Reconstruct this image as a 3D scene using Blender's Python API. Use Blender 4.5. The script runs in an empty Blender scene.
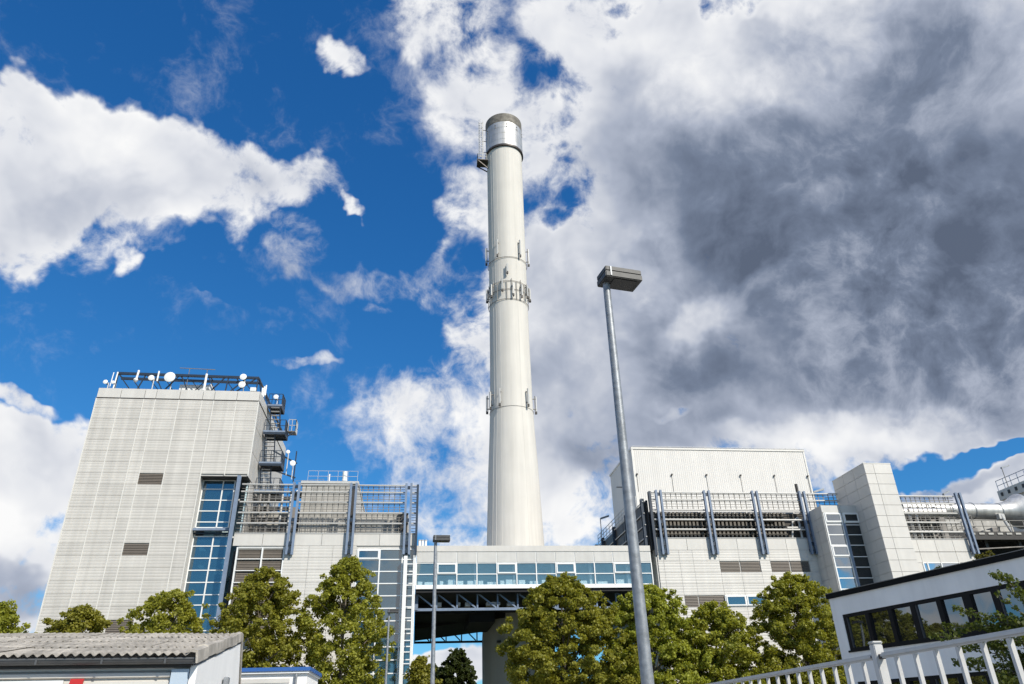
import bpy, bmesh, math, random
import numpy as np
from mathutils import Vector, Matrix
R = math.radians
scn = bpy.context.scene
col = scn.collection

# ---------------------------------------------------------------- camera
cam = bpy.data.cameras.new("camera")
cam.lens = 25.59; cam.sensor_width = 36; cam.clip_start = 0.1; cam.clip_end = 6000
cam_ob = bpy.data.objects.new("camera", cam); col.objects.link(cam_ob)
_r = Vector((0.992376, -0.120243, -0.027031)); _u = Vector((-0.032675, -0.468185, 0.883026)); _f = Vector((0.118833, 0.875411, 0.468545))
cam_ob.matrix_world = Matrix(((_r.x, _u.x, -_f.x, 0), (_r.y, _u.y, -_f.y, 0), (_r.z, _u.z, -_f.z, 1.6), (0, 0, 0, 1)))
scn.camera = cam_ob
scn.view_settings.view_transform = 'Standard'; scn.view_settings.look = 'None'
scn.view_settings.exposure = 0.0; scn.view_settings.gamma = 1.0

# ---------------------------------------------------------------- sun
SUN_AZ, SUN_EL = 147.5, 38.0          # degrees clockwise from +Y (the view's depth direction)
sd = bpy.data.lights.new("sun", 'SUN'); sd.energy = 5.0; sd.angle = R(0.53); sd.color = (1, .945, .85)
so = bpy.data.objects.new("sun", sd); col.objects.link(so)
_s = Vector((math.sin(R(SUN_AZ)) * math.cos(R(SUN_EL)), math.cos(R(SUN_AZ)) * math.cos(R(SUN_EL)), math.sin(R(SUN_EL))))
so.rotation_euler = _s.to_track_quat('Z', 'Y').to_euler()

# ---------------------------------------------------------------- sky with cumulus (a function of direction only)
# clouds as ellipses in (azimuth, elevation): centre, radii, tilt, weight
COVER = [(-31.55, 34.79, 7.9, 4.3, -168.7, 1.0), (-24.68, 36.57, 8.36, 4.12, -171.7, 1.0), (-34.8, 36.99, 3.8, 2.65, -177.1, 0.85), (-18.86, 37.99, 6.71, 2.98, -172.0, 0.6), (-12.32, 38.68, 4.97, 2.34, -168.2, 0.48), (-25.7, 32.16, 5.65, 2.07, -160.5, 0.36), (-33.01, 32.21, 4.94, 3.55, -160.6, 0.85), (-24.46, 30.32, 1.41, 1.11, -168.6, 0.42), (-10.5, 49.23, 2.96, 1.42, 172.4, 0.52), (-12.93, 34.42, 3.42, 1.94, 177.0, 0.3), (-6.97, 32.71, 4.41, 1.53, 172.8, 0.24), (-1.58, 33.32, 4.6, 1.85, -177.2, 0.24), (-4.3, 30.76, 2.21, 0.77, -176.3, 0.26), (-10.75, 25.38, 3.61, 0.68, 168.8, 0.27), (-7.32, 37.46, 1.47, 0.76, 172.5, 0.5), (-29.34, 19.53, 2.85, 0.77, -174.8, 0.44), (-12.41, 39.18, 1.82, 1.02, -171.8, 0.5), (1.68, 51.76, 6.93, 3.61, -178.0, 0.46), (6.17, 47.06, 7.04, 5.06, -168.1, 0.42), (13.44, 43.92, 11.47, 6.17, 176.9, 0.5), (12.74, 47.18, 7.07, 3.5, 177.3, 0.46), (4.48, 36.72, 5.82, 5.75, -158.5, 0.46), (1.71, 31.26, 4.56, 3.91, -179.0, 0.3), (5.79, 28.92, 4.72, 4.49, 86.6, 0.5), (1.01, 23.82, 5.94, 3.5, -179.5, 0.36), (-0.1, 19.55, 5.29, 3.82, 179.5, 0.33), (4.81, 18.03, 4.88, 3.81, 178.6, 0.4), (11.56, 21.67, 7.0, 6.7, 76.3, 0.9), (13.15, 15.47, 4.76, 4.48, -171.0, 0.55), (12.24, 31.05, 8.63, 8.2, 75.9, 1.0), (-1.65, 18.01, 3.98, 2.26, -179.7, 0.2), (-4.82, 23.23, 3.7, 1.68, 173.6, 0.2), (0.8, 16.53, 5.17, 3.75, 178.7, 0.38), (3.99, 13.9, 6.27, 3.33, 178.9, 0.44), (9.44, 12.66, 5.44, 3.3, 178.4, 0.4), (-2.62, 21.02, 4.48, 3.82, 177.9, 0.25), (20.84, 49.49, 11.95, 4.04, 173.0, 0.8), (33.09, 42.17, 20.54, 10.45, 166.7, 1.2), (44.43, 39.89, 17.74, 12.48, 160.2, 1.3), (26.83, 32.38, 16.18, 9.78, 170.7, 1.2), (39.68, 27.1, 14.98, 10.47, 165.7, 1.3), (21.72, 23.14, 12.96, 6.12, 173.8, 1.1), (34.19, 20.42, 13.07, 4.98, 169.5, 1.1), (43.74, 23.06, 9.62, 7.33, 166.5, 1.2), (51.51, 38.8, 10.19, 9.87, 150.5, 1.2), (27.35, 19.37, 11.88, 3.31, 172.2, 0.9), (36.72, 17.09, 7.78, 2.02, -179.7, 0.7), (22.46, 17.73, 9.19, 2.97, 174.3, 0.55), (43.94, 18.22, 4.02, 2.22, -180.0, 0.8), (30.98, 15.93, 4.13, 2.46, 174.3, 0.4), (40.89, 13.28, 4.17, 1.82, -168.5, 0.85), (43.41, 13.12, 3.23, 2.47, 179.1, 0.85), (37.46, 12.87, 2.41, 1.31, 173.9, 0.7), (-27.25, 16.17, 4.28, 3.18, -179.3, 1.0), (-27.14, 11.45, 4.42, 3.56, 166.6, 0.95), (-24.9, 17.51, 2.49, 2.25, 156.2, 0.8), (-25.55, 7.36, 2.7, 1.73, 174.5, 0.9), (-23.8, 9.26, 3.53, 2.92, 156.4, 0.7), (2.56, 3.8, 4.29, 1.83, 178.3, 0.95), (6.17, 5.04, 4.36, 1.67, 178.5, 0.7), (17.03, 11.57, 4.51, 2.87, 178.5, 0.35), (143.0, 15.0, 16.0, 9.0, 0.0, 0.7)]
GAPS = [(16.13, 49.34, 2.92, 1.55, 16.1, 0.1), (9.97, 39.29, 3.39, 2.57, 179.3, 0.2), (12.04, 37.89, 1.56, 0.76, 177.0, 0.3), (21.24, 51.18, 2.0, 0.79, 173.4, 0.4), (33.98, 49.46, 3.5, 0.91, 165.7, 0.6), (12.27, 47.91, 3.06, 1.34, 162.5, 0.22), (40.22, 14.98, 4.55, 0.82, -173.4, 0.75), (43.4, 15.7, 2.25, 0.75, 177.5, 0.5), (35.89, 14.06, 1.96, 0.64, -167.6, 0.4), (-3.29, 37.97, 3.02, 2.87, 98.0, 0.5), (3.04, 35.17, 1.9, 1.24, -179.0, 0.25), (2.81, 14.66, 2.36, 1.49, 178.9, 0.08), (-1.74, 28.03, 3.49, 2.34, -178.1, 0.25), (-18.16, 31.16, 2.34, 1.02, -169.8, 0.4), (20.31, 21.91, 1.13, 0.54, 174.5, 0.5), (1.81, 5.81, 2.9, 0.67, 178.9, 0.5), (184.0, 13.0, 18.0, 11.0, 0.0, 0.8)]
SHADE = [(38.99, 29.49, 15.44, 9.23, 144.5, 1.1), (45.53, 24.58, 9.5, 9.17, -175.3, 0.8), (31.03, 35.3, 12.35, 6.73, 152.2, 0.55), (24.76, 30.82, 9.4, 3.42, 179.6, 0.6), (48.06, 37.65, 8.06, 7.69, 161.1, 0.55), (21.28, 41.61, 7.86, 5.11, 174.0, 0.15), (17.07, 25.96, 10.27, 3.89, 174.9, 0.28), (31.22, 23.2, 12.54, 2.57, 169.4, 0.55), (43.1, 42.52, 9.38, 3.93, 159.7, 0.45), (-26.26, 9.1, 4.9, 1.4, 177.5, 0.4), (-27.69, 33.94, 5.6, 2.36, -173.1, 0.2), (12.56, 34.93, 6.63, 4.64, 177.5, 0.08), (17.98, 19.68, 7.23, 3.05, 175.5, 0.35), (30.07, 18.23, 12.09, 2.45, 171.4, 0.14), (27.79, 21.54, 10.57, 2.97, 171.4, 0.35), (10.28, 28.79, 7.08, 5.38, 85.6, 0.1), (-11.43, 33.2, 5.99, 1.88, 174.7, 0.25), (-1.57, 33.09, 4.59, 1.93, -177.3, 0.22), (39.39, 13.21, 4.88, 0.62, -170.4, 0.2)]
GLINT = [(-26.77, 16.57, 4.65, 3.83, 175.3, 0.45), (35.19, 37.59, 5.56, 2.2, 143.7, 0.6), (45.03, 32.17, 3.98, 1.33, 179.5, 0.5), (19.52, 31.17, 3.37, 1.3, 142.8, 0.5), (26.04, 28.68, 6.53, 1.38, -157.5, 0.7), (28.07, 44.78, 5.82, 2.78, 169.6, 0.4), (41.88, 43.67, 4.88, 0.98, 167.9, 0.3), (19.9, 50.29, 7.73, 2.67, 173.6, 0.3), (34.98, 18.11, 10.73, 1.66, 178.0, 0.7)]

world = bpy.data.worlds.new("World"); scn.world = world; world.use_nodes = True
nt = world.node_tree; nt.nodes.clear()
def nd(t, **k):
    n = nt.nodes.new(t)
    for a, v in k.items(): setattr(n, a, v)
    return n
def ln(a, b): nt.links.new(a, b)
def mth(op, a, b=None, c=None, clamp=False):
    n = nd('ShaderNodeMath', operation=op, use_clamp=clamp)
    for i, v in enumerate((a, b, c)):
        if v is None: continue
        if isinstance(v, (int, float)): n.inputs[i].default_value = v
        else: ln(v, n.inputs[i])
    return n.outputs[0]
def vmth(op, a, b=None):
    n = nd('ShaderNodeVectorMath', operation=op)
    for i, v in enumerate((a, b)):
        if v is None: continue
        if isinstance(v, tuple): n.inputs[i].default_value = v
        else: ln(v, n.inputs[i])
    return n.outputs[0]
def rng(v, a, b, c, d, mode='SMOOTHSTEP'):
    n = nd('ShaderNodeMapRange', interpolation_type=mode); ln(v, n.inputs[0])
    for i, x in enumerate((a, b, c, d)): n.inputs[i + 1].default_value = x
    return n.outputs[0]
def noise(vec, scale, detail, rough, lac=2.1, out=0):
    n = nd('ShaderNodeTexNoise'); ln(vec, n.inputs['Vector'])
    n.inputs['Scale'].default_value = scale; n.inputs['Detail'].default_value = detail
    n.inputs['Roughness'].default_value = rough; n.inputs['Lacunarity'].default_value = lac
    return n.outputs[out]
def mixc(f, a, b):
    n = nd('ShaderNodeMix', data_type='RGBA')
    for i, v in ((0, f), (6, a), (7, b)):
        if isinstance(v, (int, float)): n.inputs[i].default_value = v
        elif isinstance(v, tuple): n.inputs[i].default_value = v + (1,)
        else: ln(v, n.inputs[i])
    return n.outputs[2]
tc = nd('ShaderNodeTexCoord'); D0 = vmth('NORMALIZE', tc.outputs['Generated'])
sep = nd('ShaderNodeSeparateXYZ'); ln(D0, sep.inputs[0])
azd = mth('MULTIPLY', mth('ARCTAN2', sep.outputs[0], sep.outputs[1]), 57.29578)
eld = mth('MULTIPLY', mth('ARCSINE', sep.outputs[2]), 57.29578)
# ragged outlines: the direction itself is pushed about by noise before the ellipses are read
wrp = noise(D0, 7, 4, .6, out=1)
wrp = vmth('MULTIPLY', vmth('SUBTRACT', wrp, (.5, .5, .5)), (8, 8, 0))
comb = nd('ShaderNodeCombineXYZ'); ln(azd, comb.inputs[0]); ln(eld, comb.inputs[1])
AE = vmth('ADD', comb.outputs[0], wrp)
sae = nd('ShaderNodeSeparateXYZ'); ln(AE, sae.inputs[0])
def field(lst, start=None, edge=1.7):
    tot = None
    for (a, e, ra, re, rot, w) in lst:
        v_ = nd('ShaderNodeCombineXYZ'); ln(sae.outputs[0], v_.inputs[0]); ln(sae.outputs[1], v_.inputs[1])
        if tot is not None or start is not None:       # z only chains one ellipse to the next: keeps the shader's stack small
            ln(tot if tot is not None else start, v_.inputs[2])
        c_, s_ = math.cos(R(rot)), math.sin(R(rot)); q = []
        for (mx, my) in ((c_ / ra, s_ / ra), (-s_ / re, c_ / re)):
            dt = nd('ShaderNodeVectorMath', operation='DOT_PRODUCT'); ln(v_.outputs[0], dt.inputs[0]); dt.inputs[1].default_value = (mx, my, 0)
            q.append(mth('ADD', dt.outputs['Value'], -(mx * a + my * e)))
        f = rng(mth('MULTIPLY_ADD', q[0], q[0], mth('MULTIPLY', q[1], q[1])), edge, 0.0, 0.0, w)
        if tot is None: tot = f
        else:
            tot = mth('SMOOTH_MAX', tot, f, .12) if lst is COVER else mth('ADD', tot, f)
    return tot
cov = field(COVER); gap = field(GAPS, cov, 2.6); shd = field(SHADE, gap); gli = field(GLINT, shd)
# away from the ellipses, unseen broken cumulus thinned to lower the ambient light
els = nd('ShaderNodeVectorMath', operation='DISTANCE'); ln(comb.outputs[0], els.inputs[0]); els.inputs[1].default_value = (3, 28, 0)
away = rng(els.outputs['Value'], 46, 75, 0, 1)
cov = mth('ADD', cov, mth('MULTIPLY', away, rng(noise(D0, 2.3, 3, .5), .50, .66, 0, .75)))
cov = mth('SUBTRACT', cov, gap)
P = vmth('ADD', D0, vmth('MULTIPLY', vmth('SUBTRACT', noise(D0, 5, 3, .55, out=1), (.5, .5, .5)), (.09, .09, .09)))
def puffs(vec, d):
    big = noise(vec, 6.5, d, .63)
    bil = mth('ABSOLUTE', mth('SUBTRACT', noise(vec, 15, max(d - 4, 2), .58), .5))     # billows: creases where the noise folds
    return mth('ADD', big, mth('MULTIPLY', bil, -.75))
n1 = puffs(P, 9)
r1 = noise(P, 5.2, 4, .5); r2 = noise(vmth('ADD', P, (.020, -.006, .045)), 5.2, 4, .5)
dens = mth('SUBTRACT', mth('ADD', cov, mth('MULTIPLY', mth('SUBTRACT', n1, .37), rng(cov, 0, .5, .62, 2.5, 'LINEAR'))), .34)
alpha = rng(dens, -.12, .46, 0, 1)
relief = mth('MULTIPLY', mth('SUBTRACT', r1, r2), 1.1)           # the side towards the sun is brighter
core = rng(dens, .15, 1.2, 0, .16)
n3 = noise(P, 3.6, 5, .52)
dk = mth('MULTIPLY', shd, rng(n3, .25, .75, .66, 1.18, 'LINEAR'))
dk = mth('DIVIDE', dk, mth('ADD', mth('MULTIPLY', dk, .95), 1))
dk = mth('SUBTRACT', dk, mth('MULTIPLY', gli, .30))
fine = mth('MULTIPLY', mth('SUBTRACT', n1, .37), mth('ADD', mth('MULTIPLY', shd, -.55), -.6))
dk = mth('ADD', mth('ADD', mth('ADD', dk, fine), .175), mth('ADD', core, mth('MULTIPLY', relief, -1.0)), clamp=True)
dk = mth('SUBTRACT', dk, mth('MULTIPLY', mth('MULTIPLY', dk, dk), .09))
cr = nd('ShaderNodeValToRGB'); ln(dk, cr.inputs[0]); e = cr.color_ramp.elements
e[0].position = 0; e[0].color = (.97, .97, .97, 1); e[1].position = 1; e[1].color = (.075, .098, .15, 1)
for p_, c_ in ((.2, (.76, .78, .83)), (.45, (.42, .465, .57)), (.7, (.185, .228, .32))):
    q = e.new(p_); q.color = c_ + (1,)
cloud = vmth('MULTIPLY', cr.outputs[0], (10, 10, 10))
sky = nd('ShaderNodeTexSky', sky_type='NISHITA'); sky.sun_disc = False
sky.sun_elevation = R(SUN_EL); sky.sun_rotation = R(SUN_AZ); sky.air_density = 1.0; sky.dust_density = .25; sky.ozone_density = 1.6
sb = nd('ShaderNodeSeparateXYZ'); ln(sky.outputs[0], sb.inputs[0]); cb = nd('ShaderNodeCombineXYZ')
for i_, (k_, g_, o_) in enumerate(((.058, 1.28, 8.6), (.086, .95, 9.27), (.122, .79, 9.68))):    # deep, clear late-summer blue
    ln(mth('MULTIPLY', mth('POWER', mth('MULTIPLY', sb.outputs[i_], k_), g_), o_), cb.inputs[i_])
blue = cb.outputs[0]
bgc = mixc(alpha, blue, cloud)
bg = nd('ShaderNodeBackground'); bg.inputs[1].default_value = .1; ln(bgc, bg.inputs[0])
out = nd('ShaderNodeOutputWorld'); ln(bg.outputs[0], out.inputs[0])
scn.cycles.use_adaptive_sampling = True; scn.cycles.adaptive_threshold = .02; scn.cycles.max_bounces = 7; scn.cycles.diffuse_bounces = 3
world.cycles.sampling_method = 'MANUAL'; world.cycles.sample_map_resolution = 512

# ---------------------------------------------------------------- materials
def mat(name, color, rough=.6, metal=0.0, var=.06, scale=1.5, detail=5, tone=0.0, bump=0.0, bscale=20, streak=0.0, spec=.5, stretch=(1, 1, 1)):
    m = bpy.data.materials.new(name); m.use_nodes = True
    t = m.node_tree; b = t.nodes['Principled BSDF']
    b.inputs['Roughness'].default_value = rough; b.inputs['Metallic'].default_value = metal
    b.inputs['Specular IOR Level'].default_value = spec
    N = t.nodes.new; L = t.links.new
    g = N('ShaderNodeNewGeometry')
    mp = N('ShaderNodeMapping'); L(g.outputs['Position'], mp.inputs[0]); mp.inputs[3].default_value = stretch
    n = N('ShaderNodeTexNoise'); L(mp.outputs[0], n.inputs[0]); n.inputs['Scale'].default_value = scale; n.inputs['Detail'].default_value = detail
    r = N('ShaderNodeMapRange'); L(n.outputs[0], r.inputs[0]); r.inputs[1].default_value = .3; r.inputs[2].default_value = .7
    r.inputs[3].default_value = 1 - var; r.inputs[4].default_value = 1 + var
    v = r.outputs[0]
    def mul(a, b_):
        q = N('ShaderNodeMath'); q.operation = 'MULTIPLY'; L(a, q.inputs[0]); L(b_, q.inputs[1]); return q.outputs[0]
    if tone:
        oi = N('ShaderNodeObjectInfo'); r2 = N('ShaderNodeMapRange'); L(oi.outputs['Random'], r2.inputs[0])
        r2.inputs[3].default_value = 1 - tone; r2.inputs[4].default_value = 1 + tone; v = mul(v, r2.outputs[0])
    if streak:      # rain streaks: noise drawn out downwards
        mp2 = N('ShaderNodeMapping'); L(g.outputs['Position'], mp2.inputs[0]); mp2.inputs[3].default_value = (2.2, 2.2, .06)
        n2 = N('ShaderNodeTexNoise'); L(mp2.outputs[0], n2.inputs[0]); n2.inputs['Scale'].default_value = 1.0; n2.inputs['Detail'].default_value = 6; n2.inputs['Roughness'].default_value = .6
        r3 = N('ShaderNodeMapRange'); L(n2.outputs[0], r3.inputs[0]); r3.inputs[1].default_value = .35; r3.inputs[2].default_value = .65
        r3.inputs[3].default_value = 1 - streak; r3.inputs[4].default_value = 1 + streak * .4; v = mul(v, r3.outputs[0])
    mx = N('ShaderNodeVectorMath'); mx.operation = 'SCALE'; mx.inputs[0].default_value = color; L(v, mx.inputs['Scale'])
    L(mx.outputs[0], b.inputs['Base Color'])
    if bump:
        nb = N('ShaderNodeTexNoise'); L(g.outputs['Position'], nb.inputs[0]); nb.inputs['Scale'].default_value = bscale; nb.inputs['Detail'].default_value = 5
        bp = N('ShaderNodeBump'); bp.inputs['Strength'].default_value = bump; bp.inputs['Distance'].default_value = .02
        L(nb.outputs[0], bp.inputs['Height']); L(bp.outputs[0], b.inputs['Normal'])
    return m
def glass(name, tint, inside, mirror, see=0.0):
    """coated glazing: what it mirrors (mirror), what it lets through (see, tinted), the rest a dim interior"""
    m = bpy.data.materials.new(name); m.use_nodes = True; t = m.node_tree; t.nodes.clear()
    N = t.nodes.new; L = t.links.new
    o = N('ShaderNodeOutputMaterial'); d = N('ShaderNodeBsdfDiffuse'); d.inputs[0].default_value = inside + (1,)
    g = N('ShaderNodeBsdfGlossy'); g.inputs[0].default_value = (.92, .97, 1, 1); g.inputs[1].default_value = .015
    # each pane sits at a hair's angle to the next
    ge = N('ShaderNodeNewGeometry'); nz = N('ShaderNodeTexNoise'); L(ge.outputs['Position'], nz.inputs[0]); nz.inputs['Scale'].default_value = .5; nz.inputs['Detail'].default_value = 1
    bp = N('ShaderNodeBump'); bp.inputs['Strength'].default_value = .25; bp.inputs['Distance'].default_value = .05; L(nz.outputs[0], bp.inputs['Height']); L(bp.outputs[0], g.inputs['Normal'])
    tr = N('ShaderNodeBsdfTransparent'); tr.inputs[0].default_value = tint + (1,)
    m1 = N('ShaderNodeMixShader'); m1.inputs[0].default_value = see; L(d.outputs[0], m1.inputs[1]); L(tr.outputs[0], m1.inputs[2])
    dp = N('ShaderNodeVectorMath'); dp.operation = 'DOT_PRODUCT'; L(ge.outputs['Incoming'], dp.inputs[0]); L(ge.outputs['Normal'], dp.inputs[1])
    def mm(op, a_, b_):
        q = N('ShaderNodeMath'); q.operation = op
        for i_, x_ in enumerate((a_, b_)):
            if isinstance(x_, (int, float)): q.inputs[i_].default_value = x_
            else: L(x_, q.inputs[i_])
        return q.outputs[0]
    fres = mm('ADD', mm('MULTIPLY', mm('POWER', mm('SUBTRACT', 1.0, mm('ABSOLUTE', dp.outputs['Value'], 0)), 5.0), .9), .05)
    ad = N('ShaderNodeMath'); ad.operation = 'ADD'; ad.use_clamp = True; L(fres, ad.inputs[0]); ad.inputs[1].default_value = mirror
    m2 = N('ShaderNodeMixShader'); L(ad.outputs[0], m2.inputs[0]); L(m1.outputs[0], m2.inputs[1]); L(g.outputs[0], m2.inputs[2]); L(m2.outputs[0], o.inputs[0])
    return m
CLAD = mat('ribbed_metal_cladding', (.55, .522, .475), .5, 0, .06, .5, tone=.05, streak=.11)
CLADW = mat('pale_metal_cladding', (.605, .58, .535), .5, 0, .04, .7, tone=.03, streak=.06)
FASC = mat('smooth_metal_fascia', (.60, .575, .53), .45, 0, .04, .9, tone=.025, streak=.05)
BACK = mat('grey_backing_wall', (.50, .485, .455), .7)
JOINT = mat('joint_cover_metal', (.66, .635, .585), .5)
TILEM = mat('flat_grey_panel', (.56, .545, .51), .45, 0, .05, 1.2, tone=.03, streak=.06)
WHITE = mat('white_paint', (.78, .78, .76), .45, 0, .03, 2)
WHITEB = mat('white_corrugated_sheet', (.63, .605, .565), .5, 0, .03, .6, streak=.05)
BLUE = mat('blue_grey_steel_paint', (.185, .235, .32), .42, 0, .10, 3, streak=.12)
DKBLUE = mat('dark_blue_steel_paint', (.018, .03, .05), .45, 0, .12, 3)
DARK = mat('dark_brown_louvre_metal', (.035, .030, .026), .55, 0, .12, 4)
BROWN = mat('taupe_louvre_metal', (.16, .136, .112), .55, 0, .05, 3, tone=.05)
RAIL = mat('pale_galvanised_tube', (.50, .49, .465), .45, .1, .06, 4)
GALV = mat('galvanised_steel', (.25, .265, .28), .5, .4, .28, 9, 6, bump=.12, bscale=60)
GRATE = mat('grey_grating_steel', (.19, .178, .16), .55, .2, .08, 5)
EQUIP = mat('grey_plant_equipment', (.22, .20, .18), .55, .1, .25, 1.6)
EQDK = mat('dark_plant_equipment', (.05, .048, .045), .6, 0, .25, 2)
PALEEQ = mat('pale_plant_cladding', (.42, .40, .36), .6, 0, .15, 1.5, streak=.15)
BLACK = mat('black_underside_shade', (.012, .012, .013), .75, 0, .2, 1)  # deep shade under the bridge is put into this near-black colour
CONC = mat('pale_chimney_concrete', (.615, .585, .53), .75, 0, .04, .35, 6, streak=.08, bump=.1, bscale=5)
STEEL = mat('stainless_chimney_sleeve', (.58, .57, .55), .5, .7, .14, .8, 6, streak=.2)
RUST = mat('sooty_weathered_steel', (.17, .155, .13), .7, .2, .35, 2.2, 8)
BAND = mat('dark_metal_band', (.06, .05, .045), .5, .3)
DISHM = mat('white_antenna_plastic', (.80, .80, .78), .4, 0, .02)
ANTM = mat('pale_grey_antenna_plastic', (.48, .475, .455), .5, 0, .05)
LAMPM = mat('dark_lamp_housing', (.06, .06, .058), .55, .2, .2, 14)
LENS = mat('smoked_lamp_cover', (.035, .034, .030), .18, 0, .2, 20)
PLAST = mat('white_render_plaster', (.86, .85, .82), .85, 0, .04, 1.1, 8, bump=.2, bscale=30, streak=.03)
PLASTB = mat('pale_blue_grey_render', (.88, .86, .82), .85, 0, .04, 1, 8, bump=.3, bscale=40, streak=.05)
COPING = mat('black_roof_edge_metal', (.010, .010, .010), .8, 0, .15, 3, spec=.15)
FRAME = mat('black_window_frame', (.010, .010, .010), .6, 0, .1, 3, spec=.2)
CEMENT = mat('weathered_fibre_cement', (.35, .32, .275), .9, 0, .42, 2.2, 10, bump=.6, bscale=45, tone=.12)
GUTTER = mat('grey_zinc_gutter', (.10, .10, .10), .5, .4, .15, 4)
BLUEGREY = mat('pale_blue_corner_trim', (.42, .50, .58), .5, 0, .05)
BLUEEDGE = mat('bright_blue_roof_edge', (.03, .11, .34), .5, 0, .06)
RED = mat('red_sign_paint', (.48, .02, .02), .5)
BARK = mat('grey_brown_bark', (.13, .11, .085), .9, 0, .3, 9, 8, bump=.6, bscale=30)
ASPH = mat('asphalt', (.05, .05, .052), .9, 0, .2, 3, 8, bump=.3, bscale=80)
SOIL = mat('rough_lawn', (.06, .075, .025), .95, 0, .4, 2, 8, bump=.5, bscale=30)
YARD = mat('pale_bounce_yard', (.24, .233, .218), .9, 0, .12, .8, 8, bump=.2, bscale=30)
PAVE = mat('concrete_paving', (.30, .29, .27), .85, 0, .12, 3, 8)
PAINT = mat('white_fence_paint', (.52, .51, .49), .42, 0, .06, 14, 6, bump=.06, bscale=60)
INTER = mat('teal_grey_interior_wall', (.50, .64, .67), .8)
CABM = mat('white_cabinet', (.82, .82, .82), .5)
G_BLUE = glass('blue_coated_glass', (.42, .66, .78), (.025, .07, .10), .13, .42)
G_NAVY = glass('dim_blue_glass', (.4, .6, .7), (.03, .075, .11), .10, .18)
G_TEAL = glass('teal_tinted_glass', (.93, .985, .99), (.30, .46, .50), .04, .87)
G_SKY = glass('clear_mirror_glass', (.5, .6, .6), (.02, .035, .045), .55)
G_DARK = glass('dark_office_glass', (.5, .6, .6), (.012, .013, .015), .17)
G_DIM = glass('tower_dimmed_glass', (.4, .45, .45), (.012, .012, .012), .03, .5)  # stair glass copy, darkened for the panelled tower's reflection in it

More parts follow.
